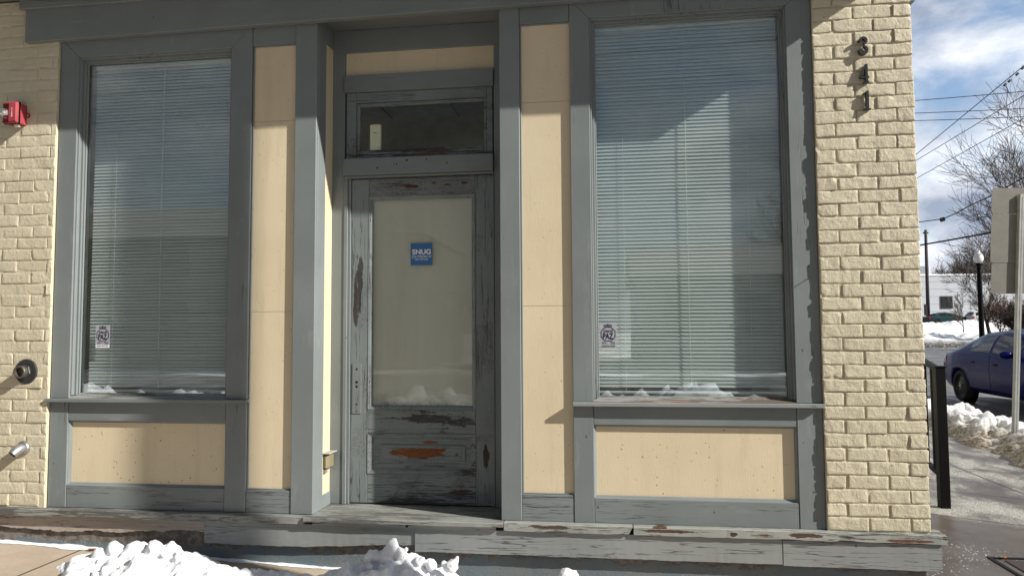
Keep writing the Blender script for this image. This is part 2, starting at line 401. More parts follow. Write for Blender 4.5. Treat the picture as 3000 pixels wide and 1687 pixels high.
# upper storey shell + foundation + back
def bricky(name):
    m=M(name,.65,.3); bt=m.node('ShaderNodeTexBrick')
    mp2=m.node('ShaderNodeMapping'); mp2.inputs['Rotation'].default_value=(R_(90),0,0); m.t.links.new(m.coord(),mp2.inputs[0]); m.t.links.new(mp2.outputs[0],bt.inputs['Vector'])
    bt.inputs['Scale'].default_value=1; bt.inputs['Brick Width'].default_value=.205; bt.inputs['Row Height'].default_value=.0712; bt.inputs['Mortar Size'].default_value=.006
    bt.inputs['Color1'].default_value=(.62,.53,.33,1); bt.inputs['Color2'].default_value=(.58,.5,.3,1); bt.inputs['Mortar'].default_value=(.55,.47,.29,1)
    m.color(bt.outputs['Color']); m.bump(bt.outputs['Fac'],-.5,.006); return m.m
UW=bricky('painted brick upper wall')
for q in ((-2.6,5.0,0,.3,3.4,6.6),(4.7,5.0,.3,8,3.4,6.6),(-2.6,-2.3,.3,8,3.4,6.6),(-2.6,5.0,8.0,8.2,-.4,6.6)):
    bm=NB(); box(bm,*q); obj('upper_brick_wall',bm,UW,B)
bm=NB(); box(bm,-2.6,5.0,0,8.2,6.6,6.8); obj('roof',bm,plain('roof felt',(.08,.08,.08)),B)
fm=M('foundation parging',.8,.2)
fz=fm.sep()[2]; nn=fm.noise(4,7,.7); c=fm.mix(fm.ramp(nn,.35,.65),(.15,.165,.168),(.115,.15,.175))
pe=fm.ramp(fm.math('ADD',fm.math('MULTIPLY',fm.noise(7,6,.7),.16),fz),  .165,.195)   # upper band where the paint is gone
c=fm.mix(pe,c,fm.mix(fm.ramp(fm.noise(25,5),.4,.6),(.11,.10,.09),(.20,.175,.15)))
c=fm.mix(fm.math('MULTIPLY',fm.ramp(fm.voro(22,'F1'),.10,.16,1,0),.6),c,(.17,.16,.145))
fm.color(c); fm.bump(fm.math('ADD',fm.noise(60,6,.75),fm.math('MULTIPLY',pe,-1.2)),.6,.006)
bm=NB(); box(bm,-2.6,4.985,.012,.4,-.9,-.052); box(bm,4.6,4.985,.4,8,-.9,-.052)
obj('foundation',bm,fm.m,B)
# interior room seen through the transom
wallin=plain('interior olive wall',(.46,.40,.22),.8); ceil=plain('interior ceiling',(.55,.55,.52),.8)
bm=NB(); box(bm,-2.3,4.69,2.25,2.3,0,3.0); obj('room_wall',bm,wallin,B)
bm=NB(); box(bm,-2.3,4.69,.31,2.25,2.97,3.05)
for i in range(12): box(bm,-2.2+i*.61,-2.19+i*.61,.4,2.24,2.964,2.97,1)
obj('room_ceiling',bm,[ceil,plain('ceiling grid',(.25,.25,.24))],B)
bm=NB(); box(bm,-2.3,4.69,.31,2.25,-.06,-.004); obj('room_floor',bm,plain('floor boards',(.2,.16,.12)),B)

# fascia and cornice
bm=NB()
v=box(bm,-.215,5.045,-.05,-.006,2.862,3.10)
for q in v:
    if q.co.z<3: q.co.z=2.862+(q.co.x+.215)*.0095
box(bm,-.24,5.07,-.075,-.051,3.066,3.15); 
obj('fascia',bm,MAT['px'],B,bevel=.003)
bm=NB(); box(bm,-.5,5.27,-.45,.0,3.152,3.24); box(bm,-.53,5.30,-.48,0,3.242,3.39); box(bm,5.005,5.27,.002,8,3.152,3.24); box(bm,5.005,5.30,.002,8,3.242,3.39)
obj('cornice',bm,MAT['px'],B,bevel=.004)
bm=NB(); box(bm,5.012,5.036,.0,8,2.79,3.15); obj('frieze',bm,MAT['px'],B,bevel=.002)
# ceiling of the recess and its back board
bm=NB(); box(bm,1.60,2.86,-.004,.33,2.946,2.99); obj('recess_soffit',bm,MAT['px'],B)

def multi(name,boxes,mat,parent,bevel=0):
    for b in boxes:
        bm=NB(); box(bm,*b); o=obj(name,bm,mat,parent,bevel=bevel)
    return o
def quadprism(name,polys,y0,y1,mat,parent,bevel=.002):
    bm=NB()
    for p in polys: prism(bm,p,y0,y1)
    return obj(name,bm,mat,parent,bevel=bevel)
G=.0011  # joint half width
def bay(x0,a,b,x1,ztop,sill_x,panel_top,panel_z0,left_bay,stile_w):
    """a display bay: casing x0..a and b..x1, opening a..b"""
    W=obj('display_window',quad_casing(x0,a,b,x1,ztop),MAT['pz'],B,bevel=.002)
    # stepped stop mouldings round the opening
    z0=.668; st=((.010,.012,.052),(.024,.034,.053),(.034,.046,.058))
    for side in range(3):
        bm=NB()
        for d,y0,y1 in st:
            if side==0: box(bm,a-.01,a+d,y0,y1,z0,ztop+.0)
            if side==1: box(bm,b-d*.9,b+.01,y0,y1,z0,ztop)
            if side==2: box(bm,a+d+.0005,b-d*.9-.0005,y0,y1,ztop-d,ztop+.01)
        obj('window_stop',bm,MAT['pzw'],W,bevel=.002)
    bm=NB(); box(bm,a+.02,b-.02,.060,.066,.66,ztop-.02); obj('pane',bm,MAT['glass'],W)
    # sill: nosing, then slope up to the glass
    bm=NB(); box(bm,sill_x[0],sill_x[1],-.036,.02,.6305,.651)
    obj('sill',bm,MAT['px'] if left_bay else MAT['base'],W,bevel=.002)
    bm=NB(); pts=[(-.01,.652),(.075,.652),(.075,.679),(.050,.679),(.045,.668)]
    A=[bm.verts.new((a+.0015,y,z)) for y,z in pts]; C=[bm.verts.new((b-.0015,y,z)) for y,z in pts]
    bm.faces.new(A); bm.faces.new(C[::-1])
    for i in range(5): bm.faces.new((A[i],C[i],C[(i+1)%5],A[(i+1)%5]))
    obj('bottom_rail',bm,MAT['ledgeL'] if left_bay else MAT['sillr'],W)  # left bay has grey flaking paint here, the right one bare wood
    # bulkhead below
    bm=NB(); box(bm,a-.01,b+.01,.026,.034,panel_z0-.01,panel_top+.01); P=obj('bulkhead_panel',bm,MAT['creams'],B)
    multi('stile',((x0+G,a-G,.0,.05,-.001,.6295),(b+G,x1-G,.0,.05,-.001,.6295)),MAT['pzf'],P,bevel=.002)
    bm=NB(); box(bm,a+G,b-G,.0025,.05,panel_top,.6295); obj('top_rail',bm,MAT['px'],P,bevel=.002)
    bm=NB(); box(bm,a+G,b-G,.0025,.05,-.001,panel_z0); obj('foot_rail',bm,MAT['pxw'],P,bevel=.002)
    bm=NB(); m=.013
    for (p,q,r,s) in (((a,panel_z0),(b,panel_z0),(b-m,panel_z0+m),(a+m,panel_z0+m)),((a,panel_top),(a+m,panel_top-m),(b-m,panel_top-m),(b,panel_top)),
                      ((a,panel_z0),(a+m,panel_z0+m),(a+m,panel_top-m),(a,panel_top)),((b,panel_z0),(b,panel_top),(b-m,panel_top-m),(b-m,panel_z0+m))):
        vs=[bm.verts.new((u[0],.012 if u in ((a,panel_z0),(b,panel_z0),(b,panel_top),(a,panel_top)) else .0255,u[1])) for u in (p,q,r,s)]
        bm.faces.new(vs)
    obj('panel_moulding',bm,MAT['px'],P)
    return W
def quad_casing(x0,a,b,x1,zt):
    bm=NB(); zz=zt+min(a-x0,x1-b); z1=2.99
    prism(bm,[(x0+G,.652),(a,.652),(a,zt),(x0+G,zz),],0,.05)
    prism(bm,[(b,.652),(x1-G,.652),(x1-G,zz),(b,zt)],0,.05)
    prism(bm,[(a+G,zt+G*.5),(b-G,zt+G*.5),(x1-G*2,zz),(x0+G*2,zz)],.0005,.05)
    box(bm,x0+G,x1-G,.001,.05,zz+.001,z1)
    return bm
bay(.0,.123,1.142,1.2755,2.766,(-.012,1.287),.517,.132,True,.12)
bay(3.187,3.298,4.368,4.4995,2.811,(3.187,4.502),.528,.131,False,.12)
# narrow cream panels beside the recess
def slim(x0,x1,zb,zt,seams):
    bm=NB(); zz=[zb-.01]+seams+[zt+.01]
    for a,b in zip(zz,zz[1:]): box(bm,x0-.005,x1+.005,.0195,.028,a+.0009,b-.0009)
    P=obj('side_panel',bm,MAT['cream'],B,bevel=.0006)
    multi('rail',((x0,x1,.003,.04,-.001,zb),),MAT['pxw'],P,bevel=.002); multi('rail',((x0,x1,.003,.04,zt,2.99),),MAT['px'],P,bevel=.002)
    bm=NB(); m=.009
    box(bm,x0,x0+m,.011,.0192,zb,zt); box(bm,x0+m,x1-.004,.011,.0192,zb,zb+m*.8); box(bm,x0+m,x1-.004,.011,.0192,zt-m,zt)
    obj('panel_moulding',bm,MAT['pz'],P,bevel=.002)
slim(1.2775,1.551,.130,2.772,[1.165,2.308])
slim(2.901,3.1855,.143,2.801,[1.182,2.345])
# pilasters each side of the recess
bm=NB(); box(bm,1.5525,1.687,-.002,.03,-.001,2.99); L=obj('pilaster',bm,MAT['pz'],B,bevel=.003)
multi('return_board',((1.60,1.687,.0305,.142,-.001,2.99),(1.60,1.6865,.1435,.268,-.001,.074),(1.60,1.6865,.1435,.268,2.82,2.99)),MAT['pz'],L,bevel=.002)
bm=NB(); box(bm,1.60,1.680,.1435,.268,.075,2.819); obj('panel',bm,MAT['cream'],L)
bm=NB(); box(bm,2.784,2.8995,-.002,.30,-.001,2.99); obj('pilaster',bm,MAT['pz'],B,bevel=.003)
# ledges, threshold and skirting boards
def rough_board(bm,x0,x1,y0,y1,z0,z1,seed,amp=.002,step=.03,endcut=0):
    n=max(2,int((x1-x0)/step)); prev=None; rs=random.Random(seed)
    for i in range(n+1):
        x=x0+(x1-x0)*i/n
        j=[mnoise.noise(Vector((x*9,seed*3.3+k*5,.5)))*amp+mnoise.noise(Vector((x*40,seed+k,.2)))*amp*.5 for k in range(4)]
        cur=[bm.verts.new(c) for c in ((x,y1,z0),(x-endcut*(z1-z0 if i==n else 0),y0+j[0],z0+j[1]),(x,y0+j[2],z1-.004+j[3]),(x,y0+.006+j[2],z1+j[3]*.5),(x,y1,z1))]
        if prev:
            for k in range(5): bm.faces.new((prev[k],cur[k],cur[(k+1)%5],prev[(k+1)%5]))
        else: bm.faces.new(cur[::-1])
        prev=cur
    bm.faces.new(prev)
bm=NB(); rough_board(bm,-2.6,1.653,-.045,.06,-.045,-.003,1,.003); obj('ledge',bm,MAT['ledgeL'],B)
bm=NB(); rough_board(bm,1.656,2.800,-.058,.33,-.027,-.002,2,.003); T=obj('threshold',bm,MAT['ledgeL'],B)
bm=NB(); rough_board(bm,1.70,2.245,-.036,-.012,-.0495,-.0285,3,.002); obj('lath',bm,MAT['ledge'],T)
bm=NB(); rough_board(bm,2.262,2.757,-.036,-.012,-.0495,-.0285,4,.002); obj('lath',bm,MAT['ledge'],T)
bm=NB(); rough_board(bm,2.804,3.5,-.046,.06,-.046,-.002,5,.003,endcut=.5); obj('ledge',bm,MAT['ledge'],B); bm=NB(); rough_board(bm,3.505,5.068,-.046,.06,-.046,-.002,6,.0035)
obj('ledge',bm,MAT['ledge'],B)
bm=NB(); box(bm,5.0,5.066,.061,8,-.046,-.003); obj('ledge',bm,MAT['ledge'],B,bevel=.003)
def ragged(bm,x0,x1,zt,zb,y0,y1,seed,amp,step=.012):
    n=int((x1-x0)/step); f=[];k=[]
    for i in range(n+1):
        x=x0+(x1-x0)*i/n
        z=zb(x)+amp*(mnoise.noise(Vector((x*5,seed,0)))+.6*mnoise.noise(Vector((x*19,seed,3)))+.3*mnoise.noise(Vector((x*70,seed,5))))
        f.append((bm.verts.new((x,y0,zt)),bm.verts.new((x,y0+.001*mnoise.noise(Vector((x*30,seed,1))),z)),bm.verts.new((x,y1,z+.004)),bm.verts.new((x,y1,zt))))
    for a,b in zip(f,f[1:]):
        for j in range(4): bm.faces.new((a[j],b[j],b[(j+1)%4],a[(j+1)%4]))
    bm.faces.new(f[0]); bm.faces.new(f[-1][::-1])
bm=NB(); ragged(bm,-2.6,1.034,-.047,lambda x:-.128-.012*math.sin(x*4+1),-.006,.011,2,.018); obj('skirting_board',bm,MAT['rot'],B)
bm=NB(); ragged(bm,1.038,2.34,-.050,lambda x:-.178+.03*max(0,min(1,(x-1.6)/.6)),-.022,.0105,6,.006); ragged(bm,2.3,4.27,-.0505,lambda x:-.178,-.030,-.0225,9,.004)
ragged(bm,4.273,5.045,-.052,lambda x:-.183,-.032,.0105,11,.003)
obj('skirting_board',bm,MAT['base'],B)
bm=NB(); box(bm,4.99,5.043,.012,8,-.18,-.05); obj('skirting_board',bm,MAT['base'],B)

# recess: jambs, transom and the door
multi('door_jamb',((1.60,1.7585,.2695,.33,-.001,2.80),(2.7075,2.7835,.2695,.33,-.001,2.80)),MAT['pz'],B,bevel=.002)
bm=NB(); box(bm,1.7595,1.783,.2630,.33,-.001,2.012); box(bm,1.7830,1.801,.274,.33,-.001,2.0115); obj('door_frame',bm,MAT['pz'],B,bevel=.002)
multi('door_frame',((2.700,2.7068,.263,.33,-.001,2.012),),MAT['pz'],B,bevel=.002)
bm=NB(); box(bm,1.6005,2.7837,.2685,.33,2.801,2.945); obj('recess_top_board',bm,MAT['px'],B,bevel=.002)
bm=NB(); box(bm,1.7605,2.706,.284,.30,2.64,2.81); obj('recess_panel',bm,MAT['cream'],B)
bm=NB(); box(bm,1.759,2.7065,.250,.33,2.541,2.648); box(bm,1.771,2.70,.272,.283,2.6485,2.656); obj('recess_rail',bm,MAT['px'],B,bevel=.002)
bm=NB(); box(bm,1.759,2.7065,.236,.33,2.014,2.118); box(bm,1.762,2.703,.258,.3,2.0,2.0135); obj('transom_bar',bm,MAT['px'],B,bevel=.003)
TW=quadprism('transom_window',[[(1.77,2.119),(1.832,2.119),(1.832,2.54),(1.77,2.54)],[(2.664,2.119),(2.70,2.119),(2.70,2.54),(2.664,2.54)],[(1.8325,2.477),(2.6635,2.477),(2.6635,2.54),(1.8325,2.54)],[(1.8325,2.119),(2.6635,2.119),(2.6635,2.145),(1.8325,2.145)]],.270,.33,MAT['doorx'],B)
bm=NB(); s=.02
box(bm,1.8325,1.8325+s,.282,.31,2.1455,2.4765); box(bm,2.6635-s,2.6635,.282,.31,2.1455,2.4765); box(bm,1.853,2.643,.282,.31,2.1455,2.177); box(bm,1.853,2.643,.282,.31,2.455,2.4765)
obj('sash',bm,MAT['doorx'],TW,bevel=.004)
bm=NB(); box(bm,1.85,2.646,.298,.302,2.17,2.46); obj('pane',bm,MAT['glasst'],TW)
D=bpy.data.objects.new('door',None); COL.objects.link(D); D.parent=B; D.empty_display_size=.05
multi('stile',((1.803,1.9145,.283,.325,.006,1.993),(2.5885,2.698,.283,.325,.006,1.993)),MAT['door'],D,bevel=.002)
bm=NB(); box(bm,1.9155,2.5875,.2835,.325,1.882,1.993); obj('top_rail',bm,MAT['doort'],D,bevel=.002)
bm=NB(); box(bm,1.9155,2.5875,.2835,.325,.426,.569); obj('lock_rail',bm,MAT['doorx'],D,bevel=.002)
bm=NB(); box(bm,1.9155,2.5875,.2835,.325,.006,.182); obj('kick_rail',bm,MAT['doorx'],D,bevel=.002)
def slope_frame(bm,x0,x1,z0,z1,m,ya,yb):
    o=[(x0,z0),(x1,z0),(x1,z1),(x0,z1)]; i=[(x0+m,z0+m),(x1-m,z0+m),(x1-m,z1-m),(x0+m,z1-m)]
    for k in range(4):
        a,b=o[k],o[(k+1)%4]; c,d=i[(k+1)%4],i[k]
        mid=.55
        e=(b[0]+(c[0]-b[0])*mid,b[1]+(c[1]-b[1])*mid); f=(a[0]+(d[0]-a[0])*mid,a[1]+(d[1]-a[1])*mid)
        y3=ya+(yb-ya)*.3
        A=[bm.verts.new((p[0],y,p[1])) for p,y in ((a,ya),(b,ya),(e,y3),(f,y3))]; bm.faces.new(A)
        A=[bm.verts.new((p[0],y,p[1])) for p,y in ((f,y3),(e,y3),(c,yb),(d,yb))]; bm.faces.new(A)
bm=NB(); slope_frame(bm,1.915,2.588,.5695,1.8815,.024,.281,.296); obj('glass_bead',bm,MAT['door'],D)
bm=NB(); slope_frame(bm,1.915,2.588,.1825,.4255,.036,.280,.300)
slope_frame(bm,1.985,2.520,.255,.355,.02,.289,.2945)
obj('panel_moulding',bm,MAT['doorx'],D)
bm=NB(); box(bm,1.945,2.56,.2985,.305,.21,.40); box(bm,2.00,2.505,.2925,.2984,.27,.34); obj('kick_panel',bm,MAT['doorp'],D,bevel=.002)
bm=NB(); box(bm,1.93,2.575,.2965,.3005,.585,1.868); obj('door_glass',bm,MAT['glassd'],D)
pm=M('paper behind door glass',.8,.2); z=pm.sep()[2]
gr=pm.ramp(pm.math('ADD',z,pm.math('MULTIPLY',pm.noise(7,6,.65),.18)),.95,1.06,1,0)
st=pm.mix(pm.ramp(pm.noise(5,5,.6,pm.coord((1,1,.2))),.35,.7),(.44,.45,.415),(.495,.505,.465))
st=pm.mix(pm.math('MULTIPLY',gr,pm.ramp(pm.noise(18,5,.7),.3,.7,.2,1.)),st,(.10,.09,.07))
pm.color(st)
bm=NB(); box(bm,1.925,2.58,.311,.316,.575,1.877); obj('glass_backing_sheet',bm,pm.m,D)
bm=NB(); box(bm,1.816,1.873,.2785,.2828,.543,.85)
obj('push_plate',bm,MAT['pz'],D,bevel=.0015)
for zz,r in ((.815,.006),(.735,.008),(.708,.007),(.60,.005),(.56,.003)):
    bm=NB(); lathe(bm,[(0,0),(r,0),(r,-.0012),(0,-.002)],(1.8445,.2785,zz),(0,1,0),10); obj('screw_hole',bm,MAT['dark'],D)
# ------------------------------------------------------------------ venetian blinds
bl=M('blind slat vinyl',.45,.35); bl.color(bl.mix(bl.ramp(bl.noise(3,4),.3,.7),(.72,.75,.74),(.78,.81,.80)))
tl=bl.node('ShaderNodeBsdfTranslucent'); tl.inputs[0].default_value=(.55,.62,.60,1)
mm=bl.node('ShaderNodeMixShader'); mm.inputs[0].default_value=.18
bl.t.links.new(bl.b.outputs[0],mm.inputs[1]); bl.t.links.new(tl.outputs[0],mm.inputs[2]); bl.t.links.new(mm.outputs[0],bl.out.inputs['Surface'])
cordm=plain('blind cord',(.66,.68,.66),.7)
def blind(x0,x1,zt,zb,label,tilt,cords,seed,hw,bw):
    yb=.105
    T=thing('venetian_blind',label,'window blind',((x0+x1)/2,yb,zb))
    bm=NB(); box(bm,x0,x1,yb-.014,yb+.016,zt-.028,zt); obj('headrail',bm,bl.m,T,bevel=.003)
    bm=NB(); rs=random.Random(seed); pitch=.0206; n=int((zt-.03-zb-.02)/pitch)
    for i in range(n):
        z=zt-.042-i*pitch; tl_=R_(tilt+rs.gauss(0,1.5)); w2=hw; prev=None
        sag=rs.uniform(-.0012,.0012); K=6
        for j in range(K+1):
            s=-1+2*j/K; bow=bw*(1-s*s)
            # outer edge (toward the glass) hangs down
            dy=-(-s)*w2*math.cos(tl_); dz=-(-s)*w2*math.sin(tl_)
            ny,nz=-math.sin(tl_),math.cos(tl_)
            y=yb+dy+ny*bow; zz=z+dz+nz*bow
            cur=[bm.verts.new((x0+(x1-x0)*q,y,zz+sag*math.sin(q*9+i)*.8)) for q in (0,.25,.5,.75,1)]
            if prev:
                for q in range(4): bm.faces.new((prev[q],prev[q+1],cur[q+1],cur[q]))
            prev=cur
    obj('slats',bm,bl.m,T,smooth=True)
    bm=NB(); box(bm,x0,x1,yb-.009,yb+.009,zb,zb+.014); obj('bottom_rail',bm,bl.m,T,bevel=.003)
    bm=NB()
    for q in cords:
        x=x0+(x1-x0)*q; tube(bm,[(x,yb-.0155,zt-.028),(x+.0008,yb-.0158,(zt+zb)/2),(x,yb-.0135,zb+.01)],.0011,5)
    obj('ladder_cord',bm,cordm,T)
    x=x0+(x1-x0)*.5
    bm=NB(); tube(bm,[(x-.001,yb-.018,zt-.02),(x-.004,yb-.021,zt-.9),(x+.002,yb-.020,zb+.04)],.0022,6); obj('tilt_wand',bm,cordm,T)
    # cord loops at the back edge, a row of little shadows down the blind
    return T
blind(.172,1.128,2.742,.682,'white venetian blind closed in the shaded left window, dim and blue grey',68,(.17,.5,.83),1,.0100,.0010)
blind(3.328,4.336,2.797,.690,'white venetian blind in the tall right window, its slats catching the sun',64,(.15,.83),2,.0121,.0013)

# ------------------------------------------------------------------ small things on the wall
redm=plain('red alarm plastic',(.30,.045,.058),.5,.25,var=.2)
whit=plain('white print',(.75,.75,.75),.5,var=.02,bump=0)
A=thing('fire_alarm','red fire alarm horn with clear strobe lens on the brick beside the left window','fire alarm',(-.26,-.02,2.40))
bm=NB(); box(bm,-.305,-.209,-.072,-.017,2.342,2.470); obj('back_box',bm,redm,A,bevel=.003)
bm=NB(); lathe(bm,[(.009,0),(.016,0),(.016,-.006),(.009,-.006),(.009,0)],(-.200,-.018,2.405),(0,1,0),16); obj('mounting_ear',bm,redm,A)
bm=NB(); box(bm,-.310,-.204,-.0775,-.073,2.337,2.475); obj('gasket',bm,MAT['dark'],A)
bm=NB(); box(bm,-.309,-.205,-.098,-.078,2.338,2.474)
H=obj('horn_cover',bm,redm,A,bevel=.008)
bm=NB(); box(bm,-.259,-.207,-.106,-.0985,2.346,2.466); obj('cover_panel',bm,redm,A,bevel=.006)
bm=NB()
for i in range(7): box(bm,-.304,-.264,-.0995,-.0982,2.432+i*.0045,2.4335+i*.0045)
obj('grille',bm,MAT['dark'],A); bm=NB()
for i in range(7): box(bm,-.304,-.264,-.0995,-.0982,2.341+i*.004,2.3423+i*.004)
obj('grille',bm,MAT['dark'],A)
lens=glassmat('strobe lens',3,tint=(.88,.9,.86),dirt=.35)
bm=NB(); lathe(bm,[(0,0),(.025,0),(.026,-.016),(.023,-.028),(.012,-.034),(0,-.035)],(-.285,-.0985,2.402),(0,1,0),20); obj('strobe_lens',bm,lens,A,smooth=True)
bm=NB(); box(bm,-.303,-.268,-.104,-.099,2.387,2.419); box(bm,-.293,-.278,-.118,-.1045,2.396,2.406); obj('strobe_lamp',bm,MAT['white'],A,bevel=.002)
for i,ch in enumerate('FIRE'):
    text_mesh(ch,.0115,.0062 if ch!='I' else .0022,whit,'lettering',A,-.2365 if ch!='I' else -.2345,-.1063,2.4185-i*.0145,.015)
bm=NB(); lathe(bm,[(0,0),(.017,0),(.017,-.012),(0,-.012)],(-.245,-.05,2.340),(0,0,1),16); obj('conduit_plug',bm,MAT['white'],A)

iron=plain('cast iron',(.06,.062,.062),.5,.5,metal=.6,bump=.3); steel=plain('galvanised steel',(.30,.30,.31),.42,.5,metal=.75,var=.25)
F=thing('pipe_connection','dark cast iron standpipe outlet with open threaded nipple and round escutcheon plate','pipe outlet',(-.15,-.02,.81))
bm=NB(); lathe(bm,[(0,0),(.076,0),(.077,-.006),(.071,-.011),(.064,-.010),(.047,-.013),(0,-.013)],(-.15,-.017,.813),(0,1,0),40); obj('escutcheon',bm,iron,F,smooth=False)
bm=NB()
for k in range(26):
    a=k*math.pi*2/26
    if math.sin(a)>-.98: 
        c=Vector((-.15+.057*math.cos(a),-.029,.813+.057*math.sin(a))); wd=.004+.002*(k%3)
        u=Vector((math.cos(a),0,math.sin(a))); v=Vector((-math.sin(a),0,math.cos(a)))
        p=[c+u*.006*i+v*wd*.5*j for i,j in ((-1,-1),(-1,1),(1,1),(1,-1))]
        q=[x+Vector((0,-.0025,0)) for x in p]
        P4=[bm.verts.new(x) for x in p]; Q4=[bm.verts.new(x) for x in q]; bm.faces.new(Q4)
        for i in range(4): bm.faces.new((P4[i],P4[(i+1)%4],Q4[(i+1)%4],Q4[i]))
obj('raised_mark',bm,iron,F)
bm=NB(); lathe(bm,[(0,0),(.046,0),(.046,-.014),(.036,-.018),(0,-.018)],(-.15,-.030,.813),(0,1,0),6); obj('hex_collar',bm,iron,F,bevel=.002)
bm=NB(); lathe(bm,[(.029,-.02),(.036,-.02),(.036,-.040),(.038,-.044),(.036,-.048),(.0285,-.048),(.0275,-.02),(0,-.02)],(-.15,-.030,.813),(0,1,0),28); obj('nipple',bm,plain('worn brass',(.12,.108,.09),.5,.4,metal=.6),F,smooth=False)
S=thing('drain_spout','grey metal drain spout bent out of the brick near the ground, left of the panel','pipe',(-.15,-.02,.35))
bm=NB(); lathe(bm,[(0,0),(.041,0),(.043,-.006),(.039,-.016),(.031,-.023),(0,-.025)],(-.150,-.017,.352),(0,1,0),26); obj('collar',bm,steel,S,smooth=True)
bm=NB(); pts=[(-.150,-.03,.352),(-.151,-.055,.349),(-.155,-.074,.339),(-.162,-.092,.322)]; tube(bm,pts,[.029,.030,.029,.026],20,cap=False); tube(bm,[pts[3],pts[2],pts[1]],[.0215,.0215,.0215],20,cap=False)
lathe(bm,[(.0215,0),(.026,0)],pts[3],(Vector(pts[3])-Vector(pts[2])),20)
obj('elbow',bm,steel,S,smooth=True)
bm=NB(); lathe(bm,[(0,0),(.0217,0)],Vector(pts[2]),(Vector(pts[3])-Vector(pts[2])),20); obj('bore',bm,MAT['dark'],S)

# house numbers: flat cast strokes on two stand-offs
def stroke(bm,pts,ws,y0,y1):
    n=len(pts); L=[];Rr=[]
    for i in range(n):
        a=Vector(pts[max(i-1,0)]); b=Vector(pts[min(i+1,n-1)]); d=(b-a).normalized(); nn=Vector((-d.y,d.x)); p=Vector(pts[i])
        L.append(p+nn*ws[i]/2); Rr.append(p-nn*ws[i]/2)
    for i in range(n-1):
        q=[L[i],L[i+1],Rr[i+1],Rr[i]]
        f0=[bm.verts.new((v.x,y0,v.y)) for v in q]; f1=[bm.verts.new((v.x,y1,v.y)) for v in q]
        bm.faces.new(f0); bm.faces.new(f1[::-1])
        for k in range(4): bm.faces.new((f0[k],f1[k],f1[(k+1)%4],f0[(k+1)%4]))
def arc(cx,cz,rx,rz,a0,a1,n=14): return [(cx+rx*math.cos(R_(a0+(a1-a0)*i/n)),cz+rz*math.sin(R_(a0+(a1-a0)*i/n))) for i in range(n+1)]
numm=plain('black cast number',(.018,.018,.02),.38,.5,bump=.25)
Y0,Y1=-.044,-.024
def number(label,cx,cz,build):
    T=thing('house_number',label,'house number',(cx,-.02,cz),group='house numbers on the brick pillar')
    bm=NB(); build(bm,cx,cz); obj('digit',bm,numm,T)
    return T
def n3(bm,x,z):
    p=arc(x-.001,z+.0265,.0165,.0165,165,-75); stroke(bm,p,[.010+.004*math.sin(i/14*3.1) for i in range(15)],Y0,Y1)
    p=arc(x-.001,z-.0225,.0185,.0205,85,-170); stroke(bm,p,[.009+.006*math.sin(i/14*3.1) for i in range(15)],Y0+.0004,Y1)
    for q in ((x-.0165,z+.029),(x-.0175,z-.026)): lathe(bm,[(0,-.0002),(.0085,0),(.0085,.019),(0,.019)],(q[0],Y0,q[1]),(0,1,0),14)
def n4(bm,x,z):
    stroke(bm,[(x+.010,z+.051),(x+.010,z-.045)],[.012,.012],Y0,Y1)
    stroke(bm,[(x+.009,z+.050),(x-.020,z-.018)],[.008,.007],Y0+.0004,Y1)
    stroke(bm,[(x-.024,z-.020),(x+.022,z-.020)],[.008,.009],Y0+.0008,Y1)
    stroke(bm,[(x-.006,z-.047),(x+.023,z-.047)],[.009,.007],Y0+.0012,Y1)
def n1(bm,x,z):
    stroke(bm,[(x+.006,z+.048),(x+.006,z-.044)],[.014,.014],Y0,Y1)
    stroke(bm,[(x+.010,z+.049),(x-.016,z+.034)],[.010,.004],Y0+.0004,Y1)
    stroke(bm,[(x-.009,z-.047),(x+.022,z-.047)],[.010,.008],Y0+.0008,Y1)
number('black cast number 3, topmost digit on the brick pillar',4.752,2.546,n3)
number('black cast number 4, middle digit on the brick pillar',4.753,2.395,n4)
number('black cast number 1, lowest digit on the brick pillar',4.757,2.250,n1)

# stickers
bluem=plain('blue sticker',(.035,.135,.33),.4,.4,var=.06,bump=0)
K=thing('door_sticker','square blue sticker with white lettering on the door glass','sticker',(2.249,.2955,1.517))
bm=NB(); box(bm,2.181,2.316,.2950,.2958,1.450,1.586); obj('backing',bm,bluem,K)
text_mesh('SNUG',.032,.118,whit,'lettering',K,2.190,.2946,1.517,.03)
text_mesh('OUTREACH',.0155,.126,whit,'lettering',K,2.187,.2946,1.4955,0,shear=.3)
text_mesh('New York State',.0085,.080,whit,'lettering',K,2.209,.2946,1.482,.012)
ink=plain('purple black ink',(.016,.012,.035),.5,var=.02,bump=0); ink2=plain('faded ink',(.10,.10,.13),.6,var=.02,bump=0)
clear=M('sticker film',.35,.4); clear.color((.44,.44,.50)); cb=clear.node('ShaderNodeBsdfTransparent'); cm=clear.node('ShaderNodeMixShader'); cm.inputs[0].default_value=.5
clear.t.links.new(cb.outputs[0],cm.inputs[1]); clear.t.links.new(clear.b.outputs[0],cm.inputs[2]); clear.t.links.new(cm.outputs[0],clear.out.inputs['Surface'])
